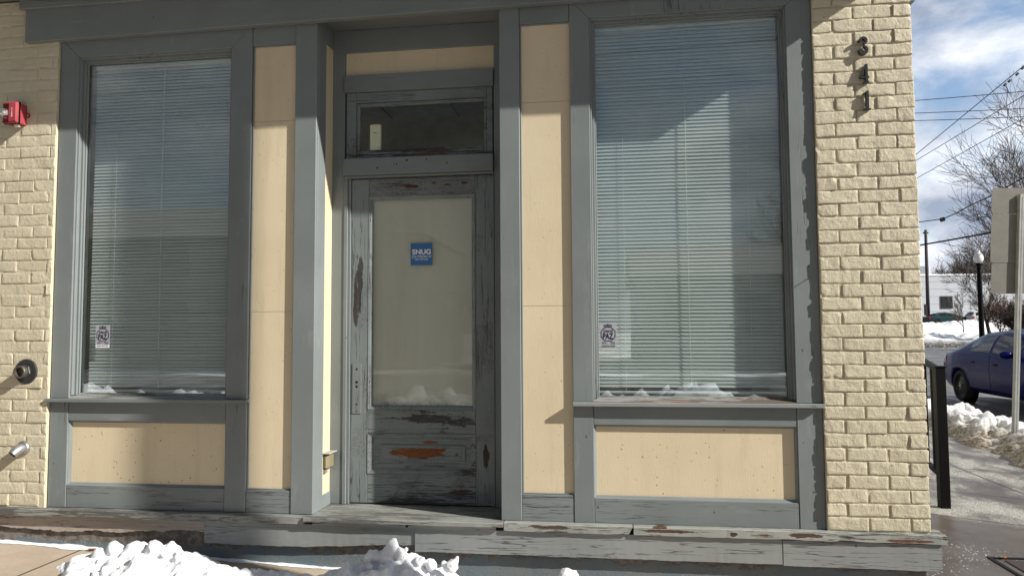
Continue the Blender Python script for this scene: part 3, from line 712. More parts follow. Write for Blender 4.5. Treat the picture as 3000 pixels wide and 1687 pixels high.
def zsticker(x,z,label,phone,strip):
    K=thing('window_sticker',label,'sticker',(x+.047,.0594,z),group='peace zone stickers on the windows')
    bm=NB(); box(bm,x,x+.096,.0586,.0593,z,z+.141); obj('backing',bm,clear.m,K)
    text_mesh('LOÍZA:',.0165,.047,ink,'lettering',K,x+.025,.0584,z+.121,.04)
    c=(x+.048,z+.079); bm=NB()
    pts=[(c[0]+.041*math.cos(R_(22.5+45*k))/math.cos(R_(22.5)),c[1]+.041*math.sin(R_(22.5+45*k))/math.cos(R_(22.5))) for k in range(8)]
    inn=[(c[0]+(p[0]-c[0])*.885,c[1]+(p[1]-c[1])*.885) for p in pts]
    for k in range(8):
        q=[pts[k],pts[(k+1)%8],inn[(k+1)%8],inn[k]]; bm.faces.new([bm.verts.new((u[0],.0582,u[1])) for u in q])
    obj('octagon',bm,ink,K)
    text_mesh('ZONA DE',.0135,.054,ink,'lettering',K,x+.021,.0584,z+.089,.035)
    text_mesh('PAZ',.034,.058,ink,'lettering',K,x+.019,.0584,z+.051,.035)
    bm=NB()
    for i in range(3): box(bm,x+.013,x+.044-.006*i,.0582,.0585,z+.0255+i*.0042,z+.0280+i*.0042)
    for i in range(3): box(bm,x+.060+.003*(i%2),x+.086,.0582,.0585,z+.0235+i*.0048,z+.0265+i*.0048)
    obj('small_print',bm,ink2,K)
    if strip:
        bm=NB(); box(bm,x+.004,x+.092,.0576,.0585,z+.002,z+.020); obj('paper_strip',bm,whit,K)
    text_mesh(phone,.0115,.074,ink if not strip else ink2,'lettering',K,x+.012,.0574,z+.006,.01)
zsticker(.246,.954,'octagon sticker with a pasted white strip, on the shaded left window','(518) 694-7170',True)
zsticker(3.335,.943,'octagon sticker on the sunlit right window with printed phone number','(787)256-7560',False)

# odd bits
Q=thing('door_sensor','slim white sensor box standing behind the transom glass','sensor',(1.941,.34,2.20))
bm=NB(); box(bm,1.905,1.976,.315,.345,2.17,2.352); obj('case',bm,plain('cream plastic',(.72,.70,.52),.4,.4,var=.02),Q,bevel=.006)
bm=NB(); p=arc(1.941,2.29,.012,.006,20,160,8); stroke(bm,p,[.003]*9,.3135,.3149); obj('emblem',bm,ink2,Q)
Q=thing('wall_box','small tan box with a grey flap lid on the side of the door recess','wall box',(1.69,.21,.26))
tan=plain('tan plastic',(.20,.175,.105),.5,.3)
bm=NB(); box(bm,1.6815,1.712,.158,.262,.222,.312); obj('case',bm,tan,Q,bevel=.012)
bm=NB(); 
v=box(bm,1.6815,1.728,.150,.268,.314,.322); 
obj('lid',bm,plain('grey plastic lid',(.34,.33,.31),.5),Q,bevel=.003)
bm=NB(); box(bm,1.6815,1.694,.165,.20,.200,.221); obj('foot',bm,plain('grey foot',(.2,.2,.19)),Q)
bm=NB(); tube(bm,[(4.441,.0,1.309),(4.440,-.028,1.309)],[.0022,.0022],8); tube(bm,[(4.440,-.028,1.309),(4.440,-.030,1.309)],[.005,.005],8)
tag(obj('nail',bm,plain('rusty nail',(.05,.04,.035),.6,metal=.5),loc=(4.441,-.002,1.309)),'rusty nail sticking out of the right window casing','nail')
# bullet-like nicks on the transom bar
bm=NB(); rs=random.Random(4)
for x,z,r in ((1.985,2.052,.006),(2.09,2.075,.004),(2.107,2.071,.0045),(2.170,2.094,.008),(2.295,2.092,.005),(2.155,2.048,.003),(2.215,2.052,.003)):
    pts=[(x+r*(1+.4*rs.uniform(-1,1))*math.cos(a*.9),z+r*(1+.4*rs.uniform(-1,1))*math.sin(a*.9)) for a in range(7)]
    bm.faces.new([bm.verts.new((u,.2355,v)) for u,v in pts]); obj('chip_mark',bm,MAT['dark'],B); bm=NB()
bm.free()

# ------------------------------------------------------------------ snow heaps at the foot of the wall
def gz(x,y=0):
    return -.232-.04*min(x,4.75)
SN=bpy.data.textures.new('snow clods','CLOUDS'); SN.noise_scale=.07; SN.noise_depth=3
SN2=bpy.data.textures.new('snow grain','CLOUDS'); SN2.noise_scale=.025; SN2.noise_depth=2
def heap(label,cx,cy,hx,hy,peak,lumps,seed,vox=.008,power=.6):
    """a solid clod-strewn mound, its lumps fused with it"""
    rs=random.Random(seed); bm=NB(); n=70; m=36; top=[];bot=[]
    for i in range(n+1):
        tr=[];br=[]
        for j in range(m+1):
            a=-1+2*i/n; b=-1+2*j/m; x=cx+a*hx*1.1; y=cy+b*hy*1.1; r=math.hypot(a*1.1,b*1.1)
            r+=.30*mnoise.noise(Vector((x*4.2,y*4.2,seed)))
            h=peak*max(0,1-r)**power*(1+.45*mnoise.noise(Vector((x*7,y*7,seed+4)))) if r<1 else 0
            h+=(.030*mnoise.noise(Vector((x*15,y*15,seed+9)))+.016*mnoise.noise(Vector((x*34,y*34,seed+2))))*min(1,max(0,1-r)*4)
            tr.append(bm.verts.new((x,y,gz(x)-.03+h+.03*min(1,max(0,(1-r)*6))))); br.append(bm.verts.new((x,y,gz(x)-.07)))
        top.append(tr);bot.append(br)
    for i in range(n):
        for j in range(m):
            bm.faces.new((top[i][j],top[i+1][j],top[i+1][j+1],top[i][j+1])); bm.faces.new((bot[i][j],bot[i][j+1],bot[i+1][j+1],bot[i+1][j]))
    for A,Bq in zip(top,bot): pass
    for i in range(n):
        for j in (0,m): bm.faces.new((top[i][j],bot[i][j],bot[i+1][j],top[i+1][j]))
    for j in range(m):
        for i in (0,n): bm.faces.new((top[i][j],top[i][j+1],bot[i][j+1],bot[i][j]))
    L=list(lumps)
    for k in range(int(hx*60)):
        a=rs.uniform(-.8,.8); b=rs.uniform(-.7,.7); r=math.hypot(a,b)
        if r>.85: continue
        x=cx+a*hx; y=cy+b*hy; L.append((x,y,gz(x)+peak*(1-r)**power*.93,rs.uniform(.010,.026)))
    for (x,y,z,r) in L:
        bmesh.ops.create_icosphere(bm,subdivisions=1 if r<.028 else 2,radius=r,matrix=Matrix.Translation((x,y,z))@Matrix.Rotation(rs.uniform(0,3),4,'Y')@Matrix.Diagonal((rs.uniform(.85,1.4),rs.uniform(.85,1.2),rs.uniform(.7,1.1),1)))
    o=obj('snow_pile',bm,MAT['snow'],loc=(cx,cy,gz(cx)),smooth=True)
    q=o.modifiers.new('r','REMESH'); q.mode='VOXEL'; q.voxel_size=vox; q.use_smooth_shade=True
    q=o.modifiers.new('s','SMOOTH'); q.factor=.5; q.iterations=1
    q=o.modifiers.new('d','DISPLACE'); q.texture=SN; q.strength=.030; q.mid_level=.5; q.texture_coords='LOCAL'
    q=o.modifiers.new('e','DISPLACE'); q.texture=SN2; q.strength=.012; q.mid_level=.5; q.texture_coords='LOCAL'
    return tag(o,label,'snow pile',group='snow heaps at the foot of the storefront')
heap('broad heap of white snow below the left bulkhead panel',.94,-.33,.58,.24,.142,[(.80,-.30,-.14,.05),(.84,-.30,-.128,.033),(1.0,-.30,-.145,.04),(1.03,-.31,-.136,.02),(.92,-.32,-.132,.04),(.97,-.3,-.137,.03),(.62,-.33,-.165,.04),(.70,-.32,-.145,.045),(1.12,-.32,-.17,.04)],11)
heap('jagged heap of white snow in front of the door threshold',2.27,-.33,.46,.24,.20,[(2.225,-.30,-.13,.05),(2.245,-.30,-.095,.04),(2.25,-.30,-.07,.030),(2.262,-.30,-.048,.018),(2.165,-.30,-.125,.035),(2.13,-.3,-.13,.028),(2.30,-.31,-.105,.032),(2.33,-.31,-.085,.02),(2.40,-.32,-.14,.03),(2.46,-.31,-.155,.03),(2.57,-.32,-.165,.034),(2.592,-.31,-.138,.02),(2.6,-.31,-.115,.013),(2.53,-.31,-.15,.016),(2.42,-.33,-.13,.02),(2.02,-.32,-.19,.03)],12,.007)
heap('small low heap of snow under the right window',3.18,-.34,.20,.14,.17,[(3.16,-.3,-.185,.03),(3.20,-.3,-.18,.025)],13)
heap('thin flattened strip of snow between the two bigger heaps',1.58,-.24,.24,.10,.045,[(1.45,-.22,-.262,.018)],14)
# brown leaf by the wall
lf=plain('dead leaf',(.22,.08,.02),.7)
def leaf(label,x,y,z,s,rot):
    bm=NB(); pts=[(-1,0),(-.5,.28),(.1,.35),(.6,.2),(1,0),(.6,-.2),(.1,-.33),(-.5,-.3)]
    c=math.cos(rot); q=math.sin(rot)
    top=[bm.verts.new((x+s*(a*c-b*q),y+s*(a*q+b*c),z+.008+.25*s*abs(b)+.1*s*a*a)) for a,b in pts]; lo=[bm.verts.new(v.co-Vector((0,0,.0012))) for v in top]
    bm.faces.new(top); bm.faces.new(lo[::-1])
    for i in range(8): bm.faces.new((top[i],lo[i],lo[(i+1)%8],top[(i+1)%8]))
    tag(obj('dead_leaf',bm,lf,loc=(x,y,z)),label,'leaf')
leaf('curled brown leaf on the pavement beside the broad snow heap',.335,-.03,gz(.335)+.004,.035,.2)
leaf('orange brown leaf at the corner of the steel hatch',5.86,1.04,-.415,.035,1.0)
# ------------------------------------------------------------------ ground
def sheet(name,quads,mat,kind='structure',z=None):
    bm=NB()
    for q in quads: bm.faces.new([bm.verts.new(p) for p in q])
    return tag(obj(name,bm,mat),kind=kind)
def rect(x0,x1,y0,y1,z): return [(x0,y0,z),(x1,y0,z),(x1,y1,z),(x0,y1,z)]
gs=M('snow covered ground',.8,.2); gs.color(gs.mix(gs.ramp(gs.noise(.3,8,.7),.42,.55),(.78,.8,.83),(.30,.28,.24))); gs.bump(gs.noise(2,6,.7),.6,.1)
sheet('ground',[rect(-500,500,-500,500,-.62)],gs.m)
rd=M('wet salted asphalt',.5,.4)
n=rd.noise(1.1,7,.65,rd.coord((1,.25,1))); f=rd.noise(60,4,.7)
c=rd.mix(rd.ramp(n,.38,.62),(.035,.035,.038),(.17,.165,.16)); c=rd.mix(rd.math('MULTIPLY',rd.ramp(f,.55,.7),.4),c,(.3,.3,.29))
rd.color(c); rd.rough(rd.ramp(n,.35,.6,.28,.75)); rd.bump(f,.4,.004)
sheet('verge',[rect(20,95,-20,25,-.455)],gs.m)
sheet('road',[rect(9.75,90,-20,78,-.462),rect(-90,9.749,-20,-4.9,-.462)],rd.m)
# pavement: a sloping slab in front of the shop and a level one round the corner
sw=M('concrete pavement',.75,.3)
P=sw.sep(); X,Y=P[0],P[1]
dry=sw.mix(sw.ramp(sw.noise(2.5,7,.7),.3,.7),(.34,.275,.21),(.43,.36,.28)); dry=sw.mix(sw.math('MULTIPLY',sw.ramp(sw.noise(60,5,.8),.5,.7),.35),dry,(.2,.16,.12))
big=sw.noise(1.3,7,.65,sw.coord((1,.55,1))); fine=sw.noise(110,3,.8)
wetc=sw.mix(sw.ramp(sw.noise(3,6,.7),.3,.7),(.060,.047,.038),(.095,.078,.064))
saltc=sw.mix(sw.ramp(fine,.35,.65),(.11,.105,.095),(.44,.43,.40))
near=sw.ramp(sw.math('ADD',Y,sw.math('MULTIPLY',X,.5)),4.95,5.25)      # slab beyond the second joint carries more salt
salt=sw.math('MULTIPLY',sw.ramp(sw.math('ADD',big,sw.math('MULTIPLY',fine,.34)),.60,.76),near)
wet=sw.mix(salt,wetc,saltc)
gr=sw.voro(42,'F1'); grm=sw.math('MULTIPLY',sw.ramp(gr,.16,.22,1,0),sw.ramp(sw.noise(1.7,6,.75),.50,.62))
wet=sw.mix(grm,wet,(.8,.8,.8))
right=sw.ramp(X,4.9,5.3)
c=sw.mix(right,dry,wet)
def groove(m,v,pos,wd): return m.ramp(m.math('ABSOLUTE',m.math('SUBTRACT',v,pos)),wd*.5,wd,1,0)
slant=sw.math('ADD',Y,sw.math('MULTIPLY',X,.55))
j=groove(sw,X,7.0,.014)
for v,p_ in ((slant,5.43),(slant,6.6),(slant,8.1),(slant,9.9)): j=sw.math('MAXIMUM',j,groove(sw,v,p_,.014))
for p_ in (-1.3,.25,1.8,3.35): j=sw.math('MAXIMUM',j,sw.math('MULTIPLY',groove(sw,X,p_,.009),sw.ramp(Y,.0,.02,1,0)))
c=sw.mix(sw.math('MULTIPLY',j,.85),c,(.02,.018,.015))
sw.color(c); sw.rough(sw.math('ADD',sw.math('MULTIPLY',sw.math('SUBTRACT',1.,right),.8),sw.math('MULTIPLY',right,sw.math('ADD',.34,sw.math('MULTIPLY',salt,.5)))))
sw.bump(sw.math('ADD',sw.math('ADD',sw.math('MULTIPLY',fine,.3),sw.math('MULTIPLY',salt,.5)),sw.math('MULTIPLY',j,-2.)),.5,.006)
bm=NB()
xs=[-15,-2.6,4.75,9.6]
def gq(x0,x1,y0,y1):
    p=[(x0,y0,gz(x0)),(x1,y0,gz(x1)),(x1,y1,gz(x1)),(x0,y1,gz(x0))]; bm.faces.new([bm.verts.new(q) for q in p])
gq(-15,4.75,-4.7,.30); gq(4.75,9.6,-4.7,.30); gq(4.75,9.6,.30,60)
tag(obj('pavement',bm,sw.m),kind='structure')
bm=NB(); box(bm,9.6,9.75,-4.7,60,-.62,-.41); box(bm,-15,9.75,-4.85,-4.7,-.62,-.43)
tag(obj('kerb',bm,plain('kerb stone',(.3,.3,.29)),bevel=.01),kind='structure')
# thin crust of snow where the pavement meets the wall
bm=NB(); rs=random.Random(9); prev=None
for i in range(180):
    x=-1.5+i*.02; wv=max(.004,.016+.045*mnoise.noise(Vector((x*3.1,1,0)))+.02*mnoise.noise(Vector((x*17,4,0)))); hh=.004+.35*wv
    cur=[bm.verts.new(q) for q in ((x,.0125,gz(x)+hh),(x,.0,gz(x)+hh),(x,-wv,gz(x)+.003))]
    if prev:
        for k in range(2): bm.faces.new((prev[k],prev[k+1],cur[k+1],cur[k]))
    prev=cur
tag(obj('snow_crust',bm,MAT['snow'],smooth=True),kind='stuff')
# steel hatch
H=thing('pavement_hatch','dark reddish steel hatch plate set in the wet pavement, with scattered salt on it','hatch',(6.4,.5,-.42))
bm=NB(); box(bm,5.84,7.1,-.1,1.00,-.43,-.415); obj('plate',bm,plain('rusty hatch steel',(.045,.03,.03),.5,.4,metal=.4,bump=.3),H,bevel=.003)
bm=NB(); box(bm,5.765,5.79,-.1,1.07,-.43,-.4155); box(bm,5.79,7.1,1.045,1.07,-.43,-.4155); obj('frame',bm,MAT['black'],H)
# rock by the wall
bm=NB(); bmesh.ops.create_icosphere(bm,subdivisions=3,radius=.09,matrix=Matrix.Translation((5.72,2.75,-.36)))
for v in bm.verts: v.co+=(v.co-Vector((5.72,2.75,-.36)))*.35*mnoise.noise(v.co*9)
tag(obj('stone',bm,plain('grey stone',(.2,.19,.17),.8),smooth=True,loc=(5.72,2.75,-.42)),'rounded grey stone lying against the side wall behind the black railing post','stone')

# ------------------------------------------------------------------ railing
RA=thing('handrail','black iron handrail with square post, rising along the side wall past the corner','railing',(6.1,2.42,-.42))
px,py=6.09,2.43
bm=NB(); box(bm,px-.038,px+.038,py-.038,py+.038,-.425,.72); box(bm,px-.045,px+.045,py-.045,py+.045,.721,.735); obj('post',bm,MAT['black'],RA,bevel=.003)
def sl(y): return (y-py)*.215
bm=NB()
for z,h in ((.68,.04),(-.19,.03)):
    A=[bm.verts.new((x,y,zz+sl(y))) for y in (py+.038,py+3.2) for x in (px-.02,px+.02) for zz in (z,z+h)]
    for f in ((0,1,3,2),(4,6,7,5),(0,4,5,1),(2,3,7,6),(0,2,6,4),(1,5,7,3)): bm.faces.new([A[i] for i in f])
obj('rail',bm,MAT['black'],RA)
for i in range(26):
    y=py+.15+i*.115; bm=NB(); box(bm,px-.008,px+.008,y-.008,y+.008,-.165+sl(y),.69+sl(y)); obj('baluster',bm,MAT['black'],RA)
bm=NB(); box(bm,px-.035,px+.035,py+3.2,py+3.27,-.425,.72+sl(py+3.2)); obj('post',bm,MAT['black'],RA)

# ------------------------------------------------------------------ sign seen from behind
base=Vector((8.33,5.80,-.42)); top=Vector((8.47,5.66,2.70))
SP=thing('street_sign','backs of grey metal street signs on a perforated steel post standing in the snow bank','sign',base)
alu=plain('bare aluminium sign back',(.15,.146,.134),.5,.3,metal=.15,var=.06); galv=plain('galvanised post',(.30,.31,.31),.5,.4,metal=.3)
d=(top-base); ex=Vector((.991,.135,0)); ey=Vector((-.135,.991,0))
bm=NB()
def along(tt,u,v): return base+d*tt+ex*u+ey*v
for (u0,u1,v0,v1) in ((-.030,-.026,-.03,.012),(-.026,.026,-.034,-.029),(.026,.030,-.03,.012)):
    A=[bm.verts.new(along(tt,u,v)) for tt in (0,1) for u in (u0,u1) for v in (v0,v1)]
    for f in ((0,1,3,2),(4,6,7,5),(0,4,5,1),(2,3,7,6),(0,2,6,4),(1,5,7,3)): bm.faces.new([A[i] for i in f])
for i in range(118):
    c=along((i+1)/120,0,-.0345); q=[c+ex*.0075*math.cos(a*.785)+Vector((0,0,1))*.0075*math.sin(a*.785) for a in range(8)]
    f=bm.faces.new([bm.verts.new(p) for p in q]); f.material_index=1
obj('post',bm,[galv,MAT['dark']],SP)
def plate(z0,z1,hw,v,rad=.03):
    bm=NB(); t0=(z0-base.z)/d.z
    def pt(u,z,vv): return base+d*((z-base.z)/d.z)+ex*u+ey*vv
    o=[]
    for cx,cz,a0 in ((hw-rad,z1-rad,0),(-hw+rad,z1-rad,90),(-hw+rad,z0+rad,180),(hw-rad,z0+rad,270)):
        for k in range(5): a=R_(a0+k*22.5); o.append((cx+rad*math.cos(a),cz+rad*math.sin(a)))
    A=[bm.verts.new(pt(u,z,v)) for u,z in o]; C=[bm.verts.new(pt(u,z,v+.003)) for u,z in o]
    bm.faces.new(A); bm.faces.new(C[::-1])
    for i in range(len(o)): bm.faces.new((A[i],C[i],C[(i+1)%len(o)],A[(i+1)%len(o)]))
    return bm
obj('sign_plate',plate(2.463,2.785,.345,.016),alu,SP); obj('sign_plate',plate(1.855,2.459,.345,.014),alu,SP); obj('sign_plate',plate(1.47,1.85,.325,.018),alu,SP)

# ------------------------------------------------------------------ street lamp
g=RF(*( (2873-1500)/2120.8*33,33)); L0=Vector((g.x,g.y,-.40))
LP=thing('street_lamp','black street lamp post with a white acorn globe, beyond the parked blue car','street lamp',L0)
o=L0; zt=5.0
bm=NB(); lathe(bm,[(0,0),(.20,0),(.20,.1),(.16,.16),(.14,.6),(.11,.72),(.115,.8),(.10,zt-1.15),(.085,zt-.85),(0,zt-.85)],o,n=16); obj('post',bm,MAT['black'],LP,smooth=True)
bm=NB(); lathe(bm,[(0,zt-.86),(.10,zt-.85),(.11,zt-.8),(.075,zt-.74),(.13,zt-.66),(.15,zt-.60),(.13,zt-.585),(0,zt-.585)],o,n=16); obj('fitter',bm,MAT['black'],LP,smooth=True)
glb=plain('white lamp globe',(.82,.82,.80),.25,.5,var=.02,bump=0)
bm=NB(); lathe(bm,[(0,zt-.584),(.13,zt-.58),(.165,zt-.50),(.20,zt-.39),(.20,zt-.30),(.17,zt-.20),(.13,zt-.14),(.085,zt-.10),(.06,zt-.07),(.075,zt-.035),(.05,zt),(0,zt+.015)],o,n=22); obj('globe',bm,glb,LP,smooth=True)

# ------------------------------------------------------------------ utility poles and wires
woodp=plain('weathered pole wood',(.095,.085,.075),.8,.2,var=.3,bump=.4); woodd=plain('dark pole wood',(.05,.045,.042),.8,.2,bump=.3)
g=RF((2718-1500)/2120.8*85,85)
U=thing('utility_pole','slim dark utility pole in front of the white warehouse','utility pole',(g.x,g.y,1.3))
bm=NB(); tube(bm,[(g.x,g.y,1.2),(g.x+.1,g.y,12.7)],[.22,.15],10); obj('shaft',bm,woodd,U,smooth=True)
bm=NB(); box(bm,g.x-.35,g.x-.12,g.y-.2,g.y+.2,2.6,3.9); obj('meter_box',bm,woodd,U)
for s in (-1,1): bm=NB(); lathe(bm,[(0,0),(.09,.02),(.06,.1),(.09,.16),(0,.2)],(g.x+.1+s*.24,g.y,12.25),n=8); obj('insulator',bm,MAT['black'],U)
# near pole on the kerb: throws the broad soft shadow on the left window
yp=2.35; xp=.965+2.93*yp
N=thing('utility_pole','thick weathered utility pole with cross-arm at the kerb near the street corner','utility pole',(xp,-yp,-.43))
bm=NB(); tube(bm,[(xp,-yp,-.6),(xp,-yp,5),(xp+.02,-yp,10.5)],[.140,.125,.10],20); obj('shaft',bm,woodp,N,smooth=True)
bm=NB(); box(bm,xp-.06,xp+.06,-yp-1.2,-yp+1.2,9.55,9.67); obj('cross_arm',bm,woodp,N)
for k in (-1.1,-.5,.5,1.1):
    bm=NB(); lathe(bm,[(0,0),(.05,.01),(.03,.08),(.055,.12),(0,.17)],(xp,-yp+k,9.672),n=10); obj('insulator',bm,MAT['black'],N,smooth=True)
cable=plain('black cable',(.012,.012,.013),.5,bump=0)
def PX(x,y,dist):
    f=2120.83; v=Vector(((x-1500)/f*dist,dist,-(y-843.5)/f*dist))
    return CAMP+Vector([RC[i][0]*v.x+RC[i][1]*v.y+RC[i][2]*v.z for i in range(3)])
def wire(label,a,b,r,sag=.0,ext=(1.2,.6),group='overhead wires against the sky'):
    a=Vector(a); b=Vector(b); d=b-a; a2=a-d*ext[0]; b2=b+d*ext[1]; L=b2-a2
    pts=[a2+L*(i/16)-Vector((0,0,sag*4*(i/16)*(1-i/16)-sag*4*((ext[0]+.5)/(1+ext[0]+ext[1]))*(1-(ext[0]+.5)/(1+ext[0]+ext[1])))) for i in range(17)]
    bm=NB(); tube(bm,pts,r,6)
    return tag(obj('power_line',bm,cable,loc=pts[0]),label,'wire',group=group)
wire('highest of the three nearly level wires crossing the sky',PX(2682,295,46),PX(3000,270,40),.022,.1)
wire('middle of the three nearly level wires crossing the sky',PX(2682,332,46),PX(3000,320,40),.022,.1)
wire('lowest of the three nearly level wires crossing the sky',PX(2684,354,46),PX(3000,344,40),.022,.1)
wire('upper steep wire with clamps rising to the right edge',PX(2686,451,34),PX(3000,193,26),.016)
wire('steep wire just below the clamped one, running parallel to it',PX(2688,468,34),PX(3000,280,26),.014)
wire('lowest steep wire, running into the branches of the big bare tree',PX(2690,520,34),PX(3000,347,26),.013)
wire('thick black cable crossing behind the lamp and the sign backs',PX(2690,719,30),PX(2900,683,27),.034,.05)
bm=NB(); pts=[PX(*q) for q in ((2600,664,32),(2690,651,31),(2750,643,31),(2762,642,31),(2800,625,30),(2850,598,29),(2900,576,28),(3000,520,27),(3150,420,26))]; tube(bm,pts,.022,6)
lathe(bm,[(0,-.12),(.09,-.08),(.09,.08),(0,.12)],PX(2761,643,31),(1,0,.3),8)
tag(obj('power_line',bm,cable,loc=pts[0]),'sagging black cable with a dark clamp, above the lamp globe','wire',group='overhead wires against the sky')
bm=NB(); pts=[PX(*q) for q in ((2944,249,27.4),(2952,262,27.4),(2949,300,27.4),(2952,335,27.4),(2970,362,27.4),(3010,378,27.4))]; tube(bm,pts,.011,6)
for q in ((2944,249,27.4),(2957,238,27.1),(2980,218,26.6),(2996,200,26.2)): lathe(bm,[(0,-.08),(.045,-.05),(.045,.05),(0,.08)],PX(*q),(.6,.1,.6),8)
tag(obj('power_line',bm,cable,loc=pts[0]),'short drooping loop of wire hanging from the clamped steep wire','wire',group='overhead wires against the sky')

# ------------------------------------------------------------------ trees
def bark(name,c): return plain(name,c,.85,.15,var=.25,bump=.3)
bk=bark('grey brown bark',(.075,.060,.052)); bk2=bark('far bark',(.125,.105,.10)); bk3=bark('red brown twigs',(.17,.085,.055))
def grow(label,name,x,y,z,h,seed,bark,levels=5,spread=.6,r0=None,group=None,up=.25,lean=(0,0),first=.22,kids=(3,5),stems=1,cat='tree',rmin=.006):
    rs=random.Random(seed); T=thing(name,label,cat,(x,y,z),group)
    bt=NB(); bc=NB()
    def rec(p,dr,L,r,lv):
        n=4 if lv>1 else 3; pts=[p]; d=dr.copy(); rr=[r]
        for i in range(n):
            d=(d+Vector((rs.uniform(-1,1),rs.uniform(-1,1),rs.uniform(-.6,1)*.7))*.13+Vector((0,0,up*.14))).normalized()
            pts.append(pts[-1]+d*(L/n)); rr.append(max(rmin,r*(1-.5*(i+1)/n)))
        tube(bt if lv==levels else bc,pts,rr,7 if lv==levels else (5 if lv>levels-2 else 3),cap=False)
        if lv<=0: return
        k=rs.randint(*kids)+(1 if lv<levels else 2)
        for i in range(k):
            tt=rs.uniform(.30 if lv<levels else .42,1.); j=min(n-1,int(tt*n)); q=pts[j].lerp(pts[j+1],tt*n-j)
            az=rs.uniform(0,6.283); a=d.orthogonal().normalized(); b=d.cross(a)
            nd=(d+(a*math.cos(az)+b*math.sin(az))*rs.uniform(.5,1.25)*spread*1.5).normalized()
            rec(q,nd,L*rs.uniform(.50,.78),rr[j]*rs.uniform(.45,.65),lv-1)
        nd=(d+Vector((rs.uniform(-1,1),rs.uniform(-1,1),0))*.25).normalized(); rec(pts[-1],nd,L*.72,rr[-1]*.9,lv-1)
    r0=r0 or h*.018
    for s in range(stems):
        q=Vector((lean[0]+(rs.uniform(-.5,.5) if stems>1 else 0),lean[1]+(rs.uniform(-.5,.5) if stems>1 else 0),1)).normalized()
        rec(Vector((x,y,z-.05)),q,h*.34,r0,levels)
    obj('trunk',bt,bark,T,smooth=True); obj('crown',bc,bark,T)
    return T
q=RF(26.9,34); grow('tall bare tree with fanning branches, its trunk hidden past the right edge behind the signs','bare_tree',q.x,q.y,-.4,14.5,21,bk,levels=5,spread=.60,kids=(2,4),up=.17,lean=(-.20,0),r0=.22,rmin=.009)
grp='bare trees beyond the white warehouse'
for i,(pxl,dist,h,lab) in enumerate(((2795,128,13.0,'far bare tree rising over the warehouse roof, left of the lamp globe'),(2850,122,15,'far bare tree rising over the roof just behind the lamp globe'),(2740,135,11,'low far bare tree just right of the slim utility pole'),(2930,118,17,'far bare tree mostly hidden by the sign backs'))):
    q=RF((pxl-1500)/2120.8*dist,dist); grow(lab,'bare_tree',q.x,q.y,1.2,h,40+i,bk2,levels=5,spread=.7,kids=(2,4),group=grp,rmin=.022)
q=RF((2905-1500)/2120.8*48,48); grow('medium bare tree leaning left behind the street lamp','bare_tree',q.x,q.y,-.3,8.2,61,bk,levels=5,spread=.6,kids=(1,3),lean=(-.2,0),rmin=.010)
q=RF((2820-1500)/2120.8*65,65); grow('thin leafless sapling growing from the roadside snow bank','sapling',q.x,q.y,.35,5.0,71,bk,levels=3,spread=.5,kids=(3,4),r0=.06,first=.4,rmin=.012)
q=RF((2928-1500)/2120.8*58,58); grow('reddish brown twiggy shrub below the sign backs','shrub',q.x,q.y,.6,3.4,81,bk3,levels=4,spread=.5,kids=(2,3),stems=4,r0=.05,cat='shrub',rmin=.012)
q=RF((2975-1500)/2120.8*50,50); grow('dark tangled bare shrub at the right edge beyond the blue car','shrub',q.x,q.y,-.2,3.9,82,bk,levels=4,spread=.7,kids=(2,3),stems=6,r0=.05,cat='shrub',rmin=.012)

# ------------------------------------------------------------------ warehouse
e1=Vector((.991,.135)); e2=Vector((-.135,.991))
def rbox(bm,r0,r1,f0,f1,z0,z1,mi=0):
    v=[]
    for r in (r0,r1):
        for f in (f0,f1):
            for z in (z0,z1):
                q=RF(r,f); v.append(bm.verts.new((q.x,q.y,z)))
    for f in ((0,1,3,2),(4,6,7,5),(0,4,5,1),(2,3,7,6),(0,2,6,4),(1,5,7,3)):
        fc=bm.faces.new([v[i] for i in f]); fc.material_index=mi
q=RF(70,115); WH=thing('warehouse','long low white panelled warehouse with one dark window and snow on its roof','building',(q.x,q.y,1.3))
wp=plain('white wall panel',(.40,.42,.46),.6,var=.04,bump=0)
bm=NB(); rbox(bm,58.4,95,105,130,-.5,8.7)
for k,z in enumerate((2.4,3.5,4.6,5.7,6.8,7.8)): rbox(bm,58.45,95,104.985,105,z,z+.035,1)
for r in (66.5,74,82): rbox(bm,r,r+.05,104.98,105,1,8.6,1)
obj('wall',bm,[wp,plain('panel joint',(.22,.24,.27),bump=0)],WH)
bm=NB(); rbox(bm,58.3,95,104.9,130,8.72,8.98); obj('roof_snow',bm,MAT['snow'],WH)
bm=NB(); rbox(bm,58.3,62.4,108,125,8.985,10.4); obj('roof_shed',bm,plain('grey roof shed',(.22,.24,.26)),WH)
bm=NB(); rbox(bm,62.15,63.9,104.9,104.98,3.95,5.75); Wn=obj('window',bm,plain('dark window frame',(.03,.032,.035),.4),WH)
bm=NB(); rbox(bm,62.3,62.95,104.86,104.895,4.1,5.6); rbox(bm,63.05,63.75,104.86,104.895,4.1,4.9); rbox(bm,63.05,63.75,104.86,104.895,5.0,5.6); obj('pane',bm,plain('dark pane',(.02,.022,.025),.08,.6,bump=0),Wn)
bm=NB(); rbox(bm,58.9,59.1,104.7,104.89,1.3,8.2); obj('downpipe',bm,plain('teal downpipe',(.05,.16,.19)),WH)
bm=NB(); rbox(bm,20,140,76.5,170,-.6,1.42); tag(obj('parking_lot',bm,gs.m),kind='structure')

